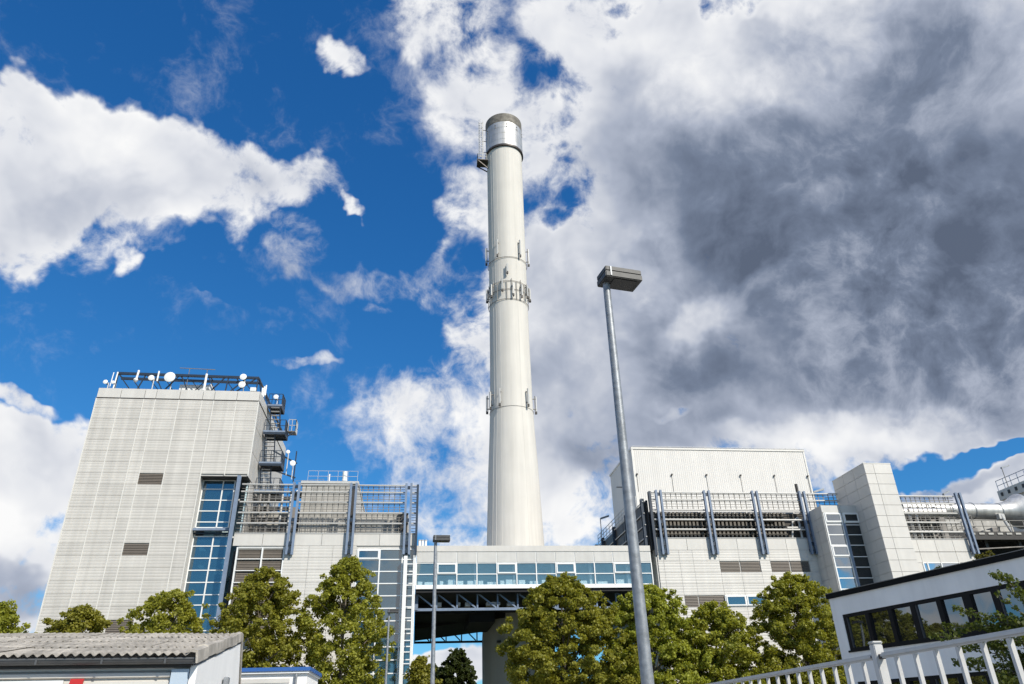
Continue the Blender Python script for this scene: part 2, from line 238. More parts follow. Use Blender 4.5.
# ---------------------------------------------------------------- building helpers
WL = {}
def place_child(o, parent, loc):
    o.parent = parent; base = WL[parent] if parent is not None else Vector((0, 0, 0))
    o.location = loc - base; WL[o] = Vector(loc)
def thing(name, label, cat, loc, group=None, rotz=0.0):
    """an Empty at the thing's base; children are given in the scene's axes unless rotz turns the whole thing (then in its own)"""
    o = bpy.data.objects.new(name, None); col.objects.link(o); o.location = loc; o.rotation_euler.z = rotz
    o.empty_display_size = .3
    o['label'] = label; o['category'] = cat
    if group: o['group'] = group
    WL[o] = Vector(loc) if rotz == 0 else Vector((0, 0, 0))
    return o
class MB:
    def __init__(s): s.v = []; s.f = []
    def quad(s, *p):
        n = len(s.v); s.v += [tuple(q) for q in p]; s.f.append(tuple(range(n, n + len(p))))
    def box(s, x0, x1, y0, y1, z0, z1):
        n = len(s.v)
        s.v += [(x0, y0, z0), (x1, y0, z0), (x1, y1, z0), (x0, y1, z0), (x0, y0, z1), (x1, y0, z1), (x1, y1, z1), (x0, y1, z1)]
        s.f += [tuple(n + i for i in q) for q in ((3, 2, 1, 0), (4, 5, 6, 7), (0, 1, 5, 4), (1, 2, 6, 5), (2, 3, 7, 6), (3, 0, 4, 7))]
        return s
    def bar(s, p, q, w, h=None, up=(0, 0, 1)):
        h = h or w; p = Vector(p); q = Vector(q); d = (q - p).normalized(); u = Vector(up)
        if abs(d.dot(u)) > .98: u = Vector((0, 1, 0))
        a = d.cross(u).normalized() * (w / 2); b = a.cross(d).normalized() * (h / 2); n = len(s.v)
        s.v += [tuple(e + x) for e in (p, q) for x in (-a - b, a - b, a + b, -a + b)]
        s.f += [tuple(n + i for i in k) for k in ((0, 3, 2, 1), (4, 5, 6, 7), (0, 1, 5, 4), (1, 2, 6, 5), (2, 3, 7, 6), (3, 0, 4, 7))]
        return s
    def tube(s, p, q, r, k=8, r2=None):
        r2 = r if r2 is None else r2; p = Vector(p); q = Vector(q); d = (q - p).normalized(); u = Vector((0, 0, 1))
        if abs(d.dot(u)) > .98: u = Vector((0, 1, 0))
        a = d.cross(u).normalized(); b = a.cross(d).normalized(); n = len(s.v)
        for e, rr in ((p, r), (q, r2)):
            for i in range(k):
                t = 2 * math.pi * i / k; s.v.append(tuple(e + a * (rr * math.cos(t)) + b * (rr * math.sin(t))))
        for i in range(k): j = (i + 1) % k; s.f.append((n + i, n + j, n + k + j, n + k + i))
        s.f.append(tuple(n + k - 1 - i for i in range(k))); s.f.append(tuple(n + k + i for i in range(k)))
        return s
    def lathe(s, prof, cx, cy, k=48, cap=True, a0=0, a1=2 * math.pi):
        full = abs(a1 - a0 - 2 * math.pi) < 1e-6; m = k if full else k + 1; n = len(s.v)
        for (r, z) in prof:
            for i in range(m): t = a0 + (a1 - a0) * i / k; s.v.append((cx + r * math.cos(t), cy + r * math.sin(t), z))
        for j in range(len(prof) - 1):
            for i in range(k):
                i2 = (i + 1) % m; s.f.append((n + j * m + i, n + j * m + i2, n + (j + 1) * m + i2, n + (j + 1) * m + i))
        if cap and full:
            s.f.append(tuple(n + m - 1 - i for i in range(m))); s.f.append(tuple(n + (len(prof) - 1) * m + i for i in range(m)))
        return s
    def prism(s, poly, d):
        """poly: 3-D outline; d: extrusion vector"""
        n = len(s.v); k = len(poly); d = Vector(d)
        s.v += [tuple(p) for p in poly] + [tuple(Vector(p) + d) for p in poly]
        s.f.append(tuple(n + k - 1 - i for i in range(k))); s.f.append(tuple(n + k + i for i in range(k)))
        for i in range(k): j = (i + 1) % k; s.f.append((n + i, n + j, n + k + j, n + k + i))
        return s
    def mesh(s, name, m, c, smooth=False, bevel=0):
        me = bpy.data.meshes.new(name)
        me.from_pydata([tuple(Vector(p) - c) for p in s.v], [], s.f); me.materials.append(m); me.validate()
        b = bmesh.new(); b.from_mesh(me); bmesh.ops.recalc_face_normals(b, faces=b.faces)
        if bevel: bmesh.ops.bevel(b, geom=list(b.edges), offset=bevel, segments=2, affect='EDGES', clamp_overlap=True)
        b.to_mesh(me); b.free()
        if smooth:
            me.polygons.foreach_set('use_smooth', [True] * len(me.polygons)); me.set_sharp_from_angle(angle=R(35))
        return me
    def build(s, name, m, parent=None, smooth=False, bevel=0):
        a = np.array(s.v); c = Vector(((a.min(0) + a.max(0)) / 2).tolist())
        o = bpy.data.objects.new(name, s.mesh(name, m, c, smooth, bevel)); col.objects.link(o)
        place_child(o, parent, c)
        return o
def box(name, m, parent, *d, bevel=0): return MB().box(*d).build(name, m, parent, bevel=bevel)
_pm = {}
def panel_mesh(name, w, h, ribs, m):
    k = (name, round(w, 3), round(h, 3), ribs, m.name)
    if k in _pm: return _pm[k]
    b = MB()
    if ribs:
        prof = [(0, -.025)]; st = h / ribs
        for i in range(ribs):
            z = i * st; prof += [(z + st * .12, -.025), (z + st * .3, -.033), (z + st * .82, -.033), (z + st, -.025)]
        for (z0, y0), (z1, y1) in zip(prof[:-1], prof[1:]): b.quad((0, y0, z0), (w, y0, z0), (w, y1, z1), (0, y1, z1))
    else:
        b.box(0, w, -.03, 0, 0, h)
    _pm[k] = b.mesh(name, m, Vector((0, 0, 0))); return _pm[k]
def inst(me, name, parent, loc, rotz=0.0):
    o = bpy.data.objects.new(name, me); col.objects.link(o); place_child(o, parent, Vector(loc)); o.rotation_euler.z = rotz; return o
def panels(name, m, parent, xs, zs, at, face='-y', ribs=0, gap=.018, skip=None):
    """a wall laid out panel by panel; xs run along the wall, at is the wall's own plane"""
    for x0, x1 in zip(xs[:-1], xs[1:]):
        for z0, z1 in zip(zs[:-1], zs[1:]):
            if skip and skip((x0 + x1) / 2, (z0 + z1) / 2): continue
            me = panel_mesh(name, x1 - x0 - gap, z1 - z0 - gap, ribs, m); g = gap / 2
            if face == '-y': inst(me, name, parent, (x0 + g, at, z0 + g))
            elif face == '-x': inst(me, name, parent, (at, x1 - g, z0 + g), -math.pi / 2)
            else: inst(me, name, parent, (at, x0 + g, z0 + g), math.pi / 2)
def steps(a, b, n): return [a + (b - a) * i / n for i in range(n + 1)]
def railing(mb, p, q, n, h=1.0, r=.022, mid=2):
    p = Vector(p); q = Vector(q)
    for i in range(n + 1):
        e = p.lerp(q, i / n); mb.bar(e, e + Vector((0, 0, h)), r * 2)
    for k in range(mid): z = h * (k + 1) / mid; mb.bar(p + Vector((0, 0, z)), q + Vector((0, 0, z)), r * 2)
    return mb
def louvre(name, parent, x0, x1, y, z0, z1, n, m=None, face='-y'):
    """slatted opening: backing with tilted blades"""
    b = MB(); m = m or BROWN; b.box(x0, x1, y + .06, y + .1, z0, z1); st = (z1 - z0) / n
    for i in range(n):
        z = z0 + st * i; b.quad((x0, y - .005, z + st * .05), (x1, y - .005, z + st * .05), (x1, y + .055, z + st * .95), (x0, y + .055, z + st * .95))
    return b.build(name, m, parent)
def structure(name, mb, m):
    o = mb.build(name, m); o['kind'] = 'structure'; return o
# a glazed wall: panes as parts, frame bars between them; opening lights get a frame of their own with the pane inside
def glazing(parent, xs, zs, y, m, bar=.09, framed=(), frame_m=None, depth=.10, face='-y'):
    fm = frame_m or WHITE; fr = MB()
    for x in xs: fr.box(x - bar / 2, x + bar / 2, y - depth, y + .02, zs[0], zs[-1])
    for z in zs:
        for x0, x1 in zip(xs[:-1], xs[1:]): fr.box(x0 + bar / 2, x1 - bar / 2, y - depth * .8, y + .018, z - bar * .4, z + bar * .4)
    fr.build('window_frame', fm, parent)
    for i, (x0, x1) in enumerate(zip(xs[:-1], xs[1:])):
        for j, (z0, z1) in enumerate(zip(zs[:-1], zs[1:])):
            a, b_, c, d = x0 + bar / 2, x1 - bar / 2, z0 + bar * .4, z1 - bar * .4
            if (i, j) in framed:
                w = .10; s = MB(); yy = y - depth - .05
                s.box(a, a + w, yy, y - .02, c, d); s.box(b_ - w, b_, yy, y - .02, c, d)
                s.box(a + w, b_ - w, yy, y - .02, c, c + w); s.box(a + w, b_ - w, yy, y - .02, d - w, d)
                o = s.build('opening_sash', fm, parent); MB().box(a + w, b_ - w, yy + .05, yy + .07, c + w, d - w).build('pane', m, o)
            else:
                MB().box(a, b_, y - .02, y, c, d).build('pane', m, parent)

ORD = 'leftmost,second,third,fourth,fifth,sixth,seventh,eighth,ninth,tenth,eleventh,twelfth,thirteenth,fourteenth,fifteenth,sixteenth,seventeenth,eighteenth,nineteenth'.split(',')
# ---------------------------------------------------------------- ground
structure('ground', MB().box(-3000, 3000, -1500, 4000, -.6, 0), SOIL)
structure('bounce_yard', MB().box(-60, 60, -30, 47, -.2, .004), YARD)  # unseen pale slab added to bounce light onto the shaded walls
structure('pavement', MB().box(-60, 60, 47, 49.5, -.2, .13), PAVE)

YF = 60.0                     # plane of the plant's front
M_ = .93                      # cladding module
# ================================================================ tall tower on the left
T = thing('industrial_tower', 'tall windowless tower clad in pale ribbed metal with antennas on its roof', 'building', (-20.6, YF, 0))
X0, X1 = -27.25, -14.03; TB = 74.5
w = MB()
w.box(X0 + .06, -17.80, YF + .06, TB, 0, 27.98); w.box(-17.80, X1 - .06, YF + .06, TB, 20.42, 27.97)
w.box(-17.80, X1 - .07, 63.7, TB - .02, 0, 20.42); w.box(-17.95, -17.80, 61.3, 63.7, 0, 20.42); w.box(-14.2, X1 - .07, 61.3, 63.7, 0, 20.42)
w.build('wall', BACK, T)
cols = [-27.25, -25.37, -23.45, -22.52, -20.60, -18.72, -17.76, -15.90, -14.03]
rows = [27.10 - M_ * i for i in range(27)][::-1]
vents = [(-21.65, 20.1), (-21.65, 14.6), (-21.65, 9.05)]
def tskip(x, z):
    if x > -17.76 and z < 20.45: return True
    return any(abs(x - a) < .9 and abs(z - b) < .47 for a, b in vents)
rows = [z for z in rows if z > 3.5]
panels('cladding_panel', CLAD, T, cols, rows, YF, ribs=4, skip=lambda x, z: tskip(x, z) or z > 27.1)
for x in (-17.76, -15.90):                                      # the cut course above the glazed recess
    pass
panels('parapet_panel', FASC, T, [c for c in cols], [27.13, 28.0], YF - .02, gap=.035)
for a, b in vents:
    zz = min((z for z in rows), key=lambda z: abs(z + M_ / 2 - b)); louvre('vent_louvre', T, -22.50, -20.62, YF, zz + .02, zz + M_ - .02, 7)
jm = MB()
for x in cols[:-1]: jm.box(x - .035, x + .035, YF - .045, YF + .05, 3.6 if x < -17.7 else 20.45, 27.10)
jm.build('joint_cover', JOINT, T)
MB().box(X0 - .02, X1 + .02, YF - .05, YF + .3, 27.06, 27.12).build('parapet_drip', BAND, T)
box('roof', BACK, T, X0 + .1, X1 - .1, YF + .3, TB - .1, 27.98, 28.03)
# right flank, receding
panels('flank_panel', CLAD, T, steps(YF + .05, TB, 12), [20.42 + M_ * 2.387 * i for i in range(4)], X1 - .06, face='+x', ribs=0, gap=.05)
panels('flank_panel', CLAD, T, steps(61.35, TB, 11), [4.0, 8.1, 12.2, 16.3, 20.40], X1 - .07, face='+x', ribs=0, gap=.05)
panels('parapet_panel', FASC, T, steps(YF, TB, 8), [27.13, 28.0], X1, face='+x', gap=.035)
box('corner_trim', JOINT, T, X0 - .03, X0 + .05, YF - .05, YF + .06, 3.6, 27.06)
box('corner_trim', JOINT, T, X1 - .06, X1 + .03, YF - .05, YF + .05, 20.45, 27.06)
# glazed recess
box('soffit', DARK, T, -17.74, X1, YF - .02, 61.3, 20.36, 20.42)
box('reveal', CLADW, T, -17.80, -17.74, YF + .02, 61.28, 3.6, 20.36)
gz = [10.55, 11.3, 12.22, 13.13, 14.05, 14.99, 15.75]; gz = [10.55 - .92 * i for i in range(5, 0, -1)] + gz
glazing(T, [-17.72, -16.2, -14.85], gz, 61.0, G_BLUE)
glazing(T, [-17.72, -16.12, -15.2], [16.45, 16.9, 17.79, 18.68, 19.6, 20.34], 61.0, G_BLUE)
for k, z in enumerate((16.0, 12.9, 9.8, 19.1)): box('stair_landing', WHITE, T, -17.7, -14.9, 61.9, 63.4, z - .15, z)
for k in range(5): MB().bar((-17.5 if k % 2 else -15.2, 62.3, 8.4 + 2.4 * k), (-15.2 if k % 2 else -17.5, 62.3, 10.4 + 2.4 * k), .12, .3).build('stair_flight', INTER, T)
box('stair_back_wall', INTER, T, -17.72, -14.3, 63.5, 63.7, 4, 20.3); box('stair_side_wall', INTER, T, -14.35, -14.2, 61.3, 63.5, 4, 20.3)
box('return_wall', DARK, T, -15.15, -14.85, 60.9, 61.28, 15.8, 20.36)
box('crossbeam', BLUE, T, -18.05, -14.72, 60.35, 60.75, 16.10, 16.28)
box('crossbeam', DKBLUE, T, -18.0, -14.72, 60.75, 60.95, 15.9, 16.03)

# ---------------- steel lattice round the roof, with what hangs on it
LT = thing('roof_lattice', 'dark blue steel lattice girder standing along the roof edge of the tall tower', 'lattice girder', (-20.4, 60.9, 28.03))
za, zb = 28.05, 29.62
for y in (60.45, 61.5):
    c = MB(); c.bar((-26.3, y, zb), (-14.45, y, zb - .12), .19, .2); c.build('top_chord', DKBLUE, LT)
for (xa, za_, xb, zb_) in [(-26.2, zb, -26.2, za), (-26.2, zb, -24.9, za), (-23.9, zb, -24.4, za), (-23.2, zb, -22.3, za), (-21.1, zb, -22.2, za), (-21.0, zb, -20.2, za),
                           (-18.7, zb - .1, -17.9, za), (-17.2, zb, -18.4, za), (-17.0, zb, -17.1, za), (-15.3, zb, -16.8, za), (-14.6, zb - .1, -16.3, za), (-14.5, zb, -14.5, za)]:
    MB().bar((xa, 60.45, za_), (xb, 60.45, zb_), .09).build('web_member', DKBLUE, LT)
for (xa, xb) in [(-25.4, -24.1), (-23.9, -22.6), (-22.6, -21.4), (-20.4, -19.2), (-19.2, -20.4), (-17.4, -16.2), (-15.9, -14.6)]:
    MB().bar((xa, 61.5, zb), (xb, 61.5, za), .07).build('web_member', DKBLUE, LT)
for x in (-26.2, -23.9, -21.1, -18.6, -16.4, -14.5): MB().bar((x, 60.45, zb), (x, 61.5, zb), .08).build('cross_member', DKBLUE, LT)
for y0, y1 in [(60.5, 64), (64, 67.5), (67.5, 71), (71, 74.3)]:
    b = MB(); b.bar((-14.45, y0, zb - .12), (-14.45, y1, zb - .12), .15); b.build('top_chord', DKBLUE, LT)
    MB().bar((-14.45, y0, zb - .12), (-14.45, y1, za), .08).build('web_member', DKBLUE, LT); MB().bar((-14.45, y1, zb - .12), (-14.45, y1, za), .09).build('web_member', DKBLUE, LT)
def dish(x, y, z, r, label, group=None, pole=None, facing=(0, -1, 0)):
    d = thing('dish_antenna', label, 'antenna', (x, y, z), group)
    f = Vector(facing).normalized(); b = MB(); p = Vector((x, y, z)) + f * .3
    b.tube(p, p - f * (r * .5), r, 20, r * .8); b.build('drum', DISHM, d, smooth=True)
    MB().tube(p + f * .004, p + f * (.02 + r * .05), r * .99, 20, r * .7).build('radome', DISHM, d, smooth=True)
    zz = pole if pole else z - .9
    MB().tube((x + .05, y + .25, zz), (x + .05, y + .25, z + r * .9), .045, 8).build('mast', RAIL, d)
    MB().bar((x, y + .2, z), Vector((x, y, z)), .1).build('bracket', GALV, d)
    return d
dish(-21.75, 60.25, 29.17, .46, 'largest white drum dish, on the lattice of the tall tower roof', pole=28.05)
dish(-23.25, 60.25, 29.05, .25, 'white oval dish left of the largest dish on the tall tower', pole=28.05)
dish(-15.66, 60.25, 29.36, .29, 'upper of the two white dishes at the tower roof\'s right corner', pole=28.05)
dish(-15.66, 60.25, 28.62, .30, 'lower of the two white dishes at the tower roof\'s right corner', pole=28.05)
dish(-26.84, 60.2, 28.54, .19, 'small white dish on the far left corner of the tower roof', pole=28.05)
dish(-26.24, 60.2, 28.52, .15, 'smaller white dish just right of the left corner dish', pole=28.05)
def rod_antenna(x, y, z0, z1, r, label, lean=0, ball=False, group=None):
    d = thing('rod_antenna', label, 'antenna', (x, y, z0), group)
    MB().tube((x - lean, y, z0), (x, y, z1), r, 8).build('rod', DISHM, d, smooth=True)
    MB().bar((x - lean, y, z0 - .02), (x - lean, y + .25, z0 - .02), .08).build('bracket', GALV, d)
    if ball: MB().lathe([(.02, z0 - .2), (.14, z0 - .12), (.2, z0), (.15, z0 + .13), (.03, z0 + .2)], x - lean, y - .05, 14).build('radome', DISHM, d, smooth=True)
rod_antenna(-26.52, 60.3, 28.1, 29.62, .04, 'left of two slim white rods at the tower roof\'s left corner', .05)
rod_antenna(-26.2, 60.3, 28.1, 29.66, .06, 'right of two white rods at the tower roof\'s left corner', .05)
rod_antenna(-24.5, 60.25, 28.9, 29.85, .09, 'tilted white tube antenna with a ball at its foot on the lattice', .06, True)
rod_antenna(-22.85, 60.3, 28.9, 29.85, .07, 'short white tube antenna above the oval dish on the lattice')
rod_antenna(-18.85, 60.3, 28.1, 29.7, .10, 'thick white tube antenna at the right end of the roof unit', 0, True)
u = thing('roof_unit', 'long white plant unit on the tower roof behind the lattice', 'ventilation unit', (-20, 62.3, 28.03))
box('casing', WHITE, u, -21.45, -19.2, 61.9, 62.9, 28.7, 29.35); box('base_frame', GRATE, u, -21.4, -19.25, 61.95, 62.85, 28.03, 28.70)
MB().tube((-19.2, 62.2, 29.1), (-18.75, 62.0, 29.15), .36, 16).build('duct', WHITE, u, smooth=True)
y_ = thing('yagi_antenna', 'thin grey aerial boom on two slim poles above the tower roof', 'antenna', (-19.8, 60.6, 28.03))
MB().bar((-21.3, 60.6, 30.36), (-18.3, 60.6, 30.28), .05).build('boom', GRATE, y_)
for x in (-20.45, -18.95): MB().bar((x, 60.6, 28.03), (x, 60.6, 30.3), .05).build('pole', GRATE, y_)
b_ = thing('equipment_box', 'small grey box on a post at the tower roof\'s right corner', 'equipment box', (-14.75, 60.3, 28.03))
box('case', DISHM, b_, -14.98, -14.5, 60.2, 60.5, 28.15, 28.5, bevel=.02); box('post', GALV, b_, -14.78, -14.7, 60.3, 60.38, 28.03, 28.15)

# ---------------- outside stair on the tower's right flank
ST = thing('outside_stair', 'blue steel stair with railed landings climbing the right flank of the tall tower', 'staircase', (-12.9, 65, 15.8))
for (z, x1, y0, y1) in [(28.05, -12.75, 63.2, 64.7), (25.45, -12.15, 63.0, 64.6), (22.55, -12.15, 63.0, 64.6), (20.0, -12.0, 62.8, 65.0)]:
    o = box('landing', GRATE, ST, X1 + .06, x1, y0, y1, z, z + .06)
    e = MB(); e.box(X1 + .05, x1 + .05, y0 - .06, y0, z - .22, z + .14); e.box(x1, x1 + .06, y0, y1, z - .22, z + .14); e.box(X1 + .05, x1, y1, y1 + .06, z - .22, z + .14)
    e.build('edge_beam', DKBLUE, o)
    MB().box(X1 + .05, x1 + .06, y0 - .075, y0 - .062, z - .02, z + .13).build('kick_plate', BLUE, o)
    rl = MB(); railing(rl, (X1 + .1, y0 - .02, z + .06), (x1, y0 - .02, z + .06), 4, 1.1); railing(rl, (x1 + .02, y0, z + .06), (x1 + .02, y1, z + .06), 6, 1.1); rl.build('handrail', DKBLUE, o)
    g = MB()
    for k in range(3): g.bar((X1 + .2, y0 + .3 + k * .5, z - .1), (x1, y0 + .3 + k * .5, z - .1), .1)
    g.build('joist', DKBLUE, o)
for (z0, z1, x) in [(25.5, 28.05, -13.25), (22.6, 25.5, -13.4), (20.05, 22.6, -13.4), (15.8, 20.0, -13.3)]:
    f = MB()
    for dx in (-.42, .42): f.bar((x + dx, 64.5, z0), (x + dx, 63.15, z1 - .1), .07, .2)
    o = f.build('stair_flight', DKBLUE, ST); t = MB(); n = int((z1 - z0) / .3)
    for k in range(n):
        q = (k + .5) / n; t.box(x - .38, x + .38, 64.5 - 1.35 * q - .12, 64.5 - 1.35 * q + .12, z0 + (z1 - z0) * q - .03, z0 + (z1 - z0) * q)
    t.build('treads', RAIL, o)
pl = box('side_platform', GRATE, ST, -12.0, -11.35, 63.6, 64.6, 25.75, 25.82)
rl = MB(); railing(rl, (-12.0, 63.6, 25.8), (-11.35, 63.6, 25.8), 2, 1.1); railing(rl, (-11.35, 63.6, 25.8), (-11.35, 64.6, 25.8), 3, 1.1); rl.build('handrail', RAIL, pl)
MB().bar((-12.0, 63.65, 25.3), (-11.4, 63.65, 25.75), .1).build('brace', DKBLUE, pl)
dish(-13.25, 63.05, 28.75, .22, 'white dish standing on the top landing of the outside stair', pole=28.05)
dish(-12.5, 67.5, 25.1, .18, 'upper white dish behind the stair, right of the middle landing', pole=23.0, facing=(.3, -1, 0))
dish(-11.95, 67.5, 24.0, .26, 'large white dish behind the stair below the middle landing', pole=22.6, facing=(.3, -1, 0))
dish(-11.6, 70, 21.9, .26, 'lowest white dish above the hall roof right of the stair', pole=20.9, facing=(.4, -1, 0))
m_ = MB(); m_.bar((-13.9, 67.9, 25.4), (-11.6, 67.9, 24.2), .12); m_.bar((-13.9, 67.9, 23.6), (-11.6, 67.9, 22.8), .12); m_.bar((-11.75, 67.9, 25.4), (-11.75, 67.9, 22.4), .1); m_.build('dish_frame', DKBLUE, ST)
for zz, w_ in [(28.6, 'second'), (29.0, 'farthest'), (28.2, 'nearest')]:
    rod_antenna(-14.15, 60.9 + (zz - 28) * 1.5, zz - .3, zz + .7, .07, w_ + ' of three slim white rods at the roof corner above the stair', group='rods at the tower roof corner')

# ================================================================ left hall
H = thing('industrial_hall', 'left plant hall with pale panels, blue-grey posts and a tube screened roof deck', 'building', (-7, YF, 0))
hx0, hx1 = -14.0, -.14
w = MB(); w.box(-10.42, -4.85, YF + .06, 61.2, 0, 14.79); w.box(-13.95, -4.95, 61.2, 82, 0, 15.70); w.box(-4.95, hx1 - .03, 63.5, 82, 0, 15.70); w.box(-4.95, hx1 - .03, 61.2, 63.5, 14.56, 15.69); w.box(-13.95, hx1 - .03, YF + .05, 61.2, 14.55, 15.70); w.box(-4.95, -4.85, 61.2, 63.5, 0, 14.5)
w.build('wall', BACK, H)
panels('fascia_panel', FASC, H, [-14.42, -12.19, -9.92, -7.64, -5.36, -3.09, -1.1, hx1], [14.79, 15.73], YF, gap=.03)
box('fascia_edge', RAIL, H, -14.4, hx1, YF - .06, YF + .2, 15.74, 15.82)
hr = [14.79 - M_ * i for i in range(14)][::-1]
panels('cladding_panel', CLADW, H, [-10.42, -8.55, -6.70, -4.85], hr, YF, ribs=4)
glz = [14.70 - .86 * i for i in range(8)][::-1]
for (x0, x1) in [(-13.9, -12.16), (-12.06, -10.5)]:
    for k in range(7): louvre('louvre_panel', H, x0, x1, YF + .12, 14.66 - .88 * (k + 1) + .05, 14.66 - .88 * k, 7)
fr = MB()
for x in (-14.02, -12.11, -10.46): fr.box(x - .055, x + .055, YF - .02, YF + .2, 8.4, 14.7)
for k in range(8): fr.box(-13.96, -12.17, YF, YF + .19, 14.66 - .88 * k - .01, 14.66 - .88 * k + .045); fr.box(-12.05, -10.52, YF, YF + .19, 14.66 - .88 * k - .01, 14.66 - .88 * k + .045)
fr.build('louvre_frame', WHITE, H)
box('dark_reveal', DARK, H, -14.4, -14.08, YF + .5, YF + .6, 6, 14.5)
zs = [14.52, 13.72] + [13.72 - .92 * i for i in range(1, 11)]; zs = zs[::-1]
glazing(H, [-4.78, -3.0, -1.22, -.30], zs, YF + .05, G_NAVY, framed={(0, len(zs) - 2)}, bar=.10)
box('room_back_wall', INTER, H, -4.84, -.3, 63.3, 63.48, 0, 14.5)
for z in (12.3, 9.2, 6.1, 3.0): box('room_floor', WHITE, H, -4.84, -.3, 61.0, 63.3, z - .2, z)
for k in range(4): MB().bar((-4.4 if k % 2 else -1.0, 61.8, 3.0 + 3.1 * k), (-1.0 if k % 2 else -4.4, 61.8, 6.0 + 3.1 * k), .12, .35).build('stair_flight', PALEEQ, H)
box('corner_post', WHITE, H, -.24, -.13, YF - .06, YF + .12, 0, 14.7)
# white ladder mast in front of the glass corner
lm = MB(); lm.box(-1.08, -.80, YF - .75, YF - .5, 0, 13.85); lm.box(-.33, -.26, YF - .75, YF - .66, 0, 13.9)
for k in range(17): lm.box(-.80, -.33, YF - .72, YF - .66, .4 + k * .8, .47 + k * .8)
lm.build('ladder_mast', WHITE, H)
# blue twin posts
def ibeam(x, y, z0, z1, w=.2, d=.24):
    b = MB(); b.box(x - w / 2, x + w / 2, y, y + .03, z0, z1); b.box(x - w / 2, x + w / 2, y + d - .03, y + d, z0, z1); b.box(x - .03, x + .03, y + .03, y + d - .03, z0, z1); return b
def twin(parent, x, z0, z1, sep=.42):
    o = None
    for s in (-1, 1):
        o = ibeam(x + s * sep / 2, YF - .42, z0, z1, .17).build('steel_post', BLUE, parent)
        for zb__ in (.25, 1.55): MB().box(x + s * sep / 2 - .05, x + s * sep / 2 + .05, YF - .18, YF - .02, z0 + zb__, z0 + zb__ + .25).build('bracket', BAND, o)
    for z in (z0 + .12, z0 + .75, z0 + 2.6, z1 - .5): MB().box(x - sep / 2 + .1, x + sep / 2 - .1, YF - .35, YF - .27, z, z + .28).build('link_plate', DKBLUE, parent)
for x in (-10.0, -5.42, -.92): twin(H, x, 14.05, 19.85)
ibeam(-14.62, YF - .45, 0, 20.36, .26, .3).build('steel_post', BLUE, H)
ibeam(-.18, YF - .42, 14.0, 19.75, .18).build('steel_post', DKBLUE, H)
# tube rails and grating screen of the roof deck
def screen(parent, x0, x1, zl, y, nv, low=.72):
    for z in zl: MB().tube((x0, y, z), (x1, y, z), .068, 8).build('screen_rail', RAIL, parent, smooth=True)
    g = MB(); zb_ = min(zl) - low
    for i in range(1, nv):
        x = x0 + (x1 - x0) * i / nv; g.box(x - .028, x + .028, y + .16, y + .2, zb_, max(zl))
    zz = sorted(zl + ([zb_] if low else []))
    for a, b in zip(zz[:-1], zz[1:]):
        n = max(1, round((b - a) / .21))
        for k in range(n): z = a + (b - a) * (k + .5) / n; g.box(x0, x1, y + .14, y + .16, z - .02, z + .02)
    g.build('screen_grating', GRATE, parent)
ZL = [19.72, 19.12, 18.27, 17.40, 16.55]
for a, b, n in [(-14.35, -10.25, 9), (-9.75, -5.68, 9), (-5.15, -1.18, 9), (-.62, -.22, 1)]: screen(H, a, b, ZL, YF - .1, n)
for z in ZL: MB().tube((-.18, YF, z), (-.18, YF + 6, z), .07, 8).build('screen_rail', RAIL, H, smooth=True)
# what stands on the deck behind the screen
box('deck', GRATE, H, -13.9, hx1 - .1, YF + .1, 81.8, 15.70, 15.76)
box('machine_house_wall', BACK, H, -9.95, -5.32, 62.36, 78, 15.76, 20.55)
panels('machine_house_panel', PALEEQ, H, steps(-9.95, -5.32, 5), [15.76 + .96 * i for i in range(6)], 62.34, ribs=3)
MB().box(-10.1, -5.25, 62.2, 78.1, 20.56, 20.78).build('machine_house_roof', RAIL, H)
box('machine_house_wall', BACK, H, -5.30, -.9, 62.42, 78, 15.76, 18.1)
panels('machine_house_panel', PALEEQ, H, steps(-5.30, -.9, 5), [15.76 + 1.17 * i for i in range(3)], 62.4, ribs=3)
dk = MB(); dk.box(-1.75, -.95, 62.1, 62.3, 15.8, 18.0); dk.box(-5.9, -5.45, 62.1, 62.3, 15.8, 20.3); dk.build('dark_duct', DARK, H)
rl = MB(); railing(rl, (-9.6, 62.4, 20.78), (-5.4, 62.4, 20.78), 5, .95, .013); rl.build('roof_railing', RAIL, H)
MB().tube((-6.55, 62.9, 20.78), (-6.55, 62.9, 21.85), .2, 12).build('vent_pipe', WHITE, H, smooth=True)
MB().tube((-7.9, 63.2, 20.78), (-7.9, 63.2, 21.7), .06, 8).build('vent_pipe', WHITE, H)
rl = MB(); railing(rl, (-13.8, 66, 20.6), (-9.9, 66, 20.6), 6, 1.0, .018); railing(rl, (-11.2, 65, 20.7), (-8.6, 65, 20.9), 4, .9, .018); rl.build('roof_railing', BLUE, H)
box('roof_edge_beam', DKBLUE, H, -11.4, -9.2, 64.8, 66.4, 20.45, 20.62)
rnd = random.Random(5)
box('machine_block', PALEEQ, H, -12.9, -11.2, 63.4, 65.5, 15.76, 17.6); box('machine_block', EQUIP, H, -11.0, -10.2, 62.6, 64, 15.76, 18.6)
box('machine_block', PALEEQ, H, -13.8, -10.4, 67, 69, 15.76, 19.2)
for k in range(4): box('dark_duct', EQDK, H, -13.9, -10.3, 62.4 + k * .2, 62.7 + k * .2, 16.5 + k * .95, 16.75 + k * .95)
for x in (-13.3, -12.6, -11.5, -10.8): MB().tube((x, 62.3, 15.76), (x, 62.3, 19.6), .09, 8).build('pipe', EQUIP if x < -12 else RAIL, H, smooth=True)
for z in (16.2, 17.1, 18.0, 18.9): MB().tube((-13.6, 62.1, z), (-11.0, 62.1, z), .07, 8).build('pipe', BLUE if z == 18.9 else EQUIP, H, smooth=True)
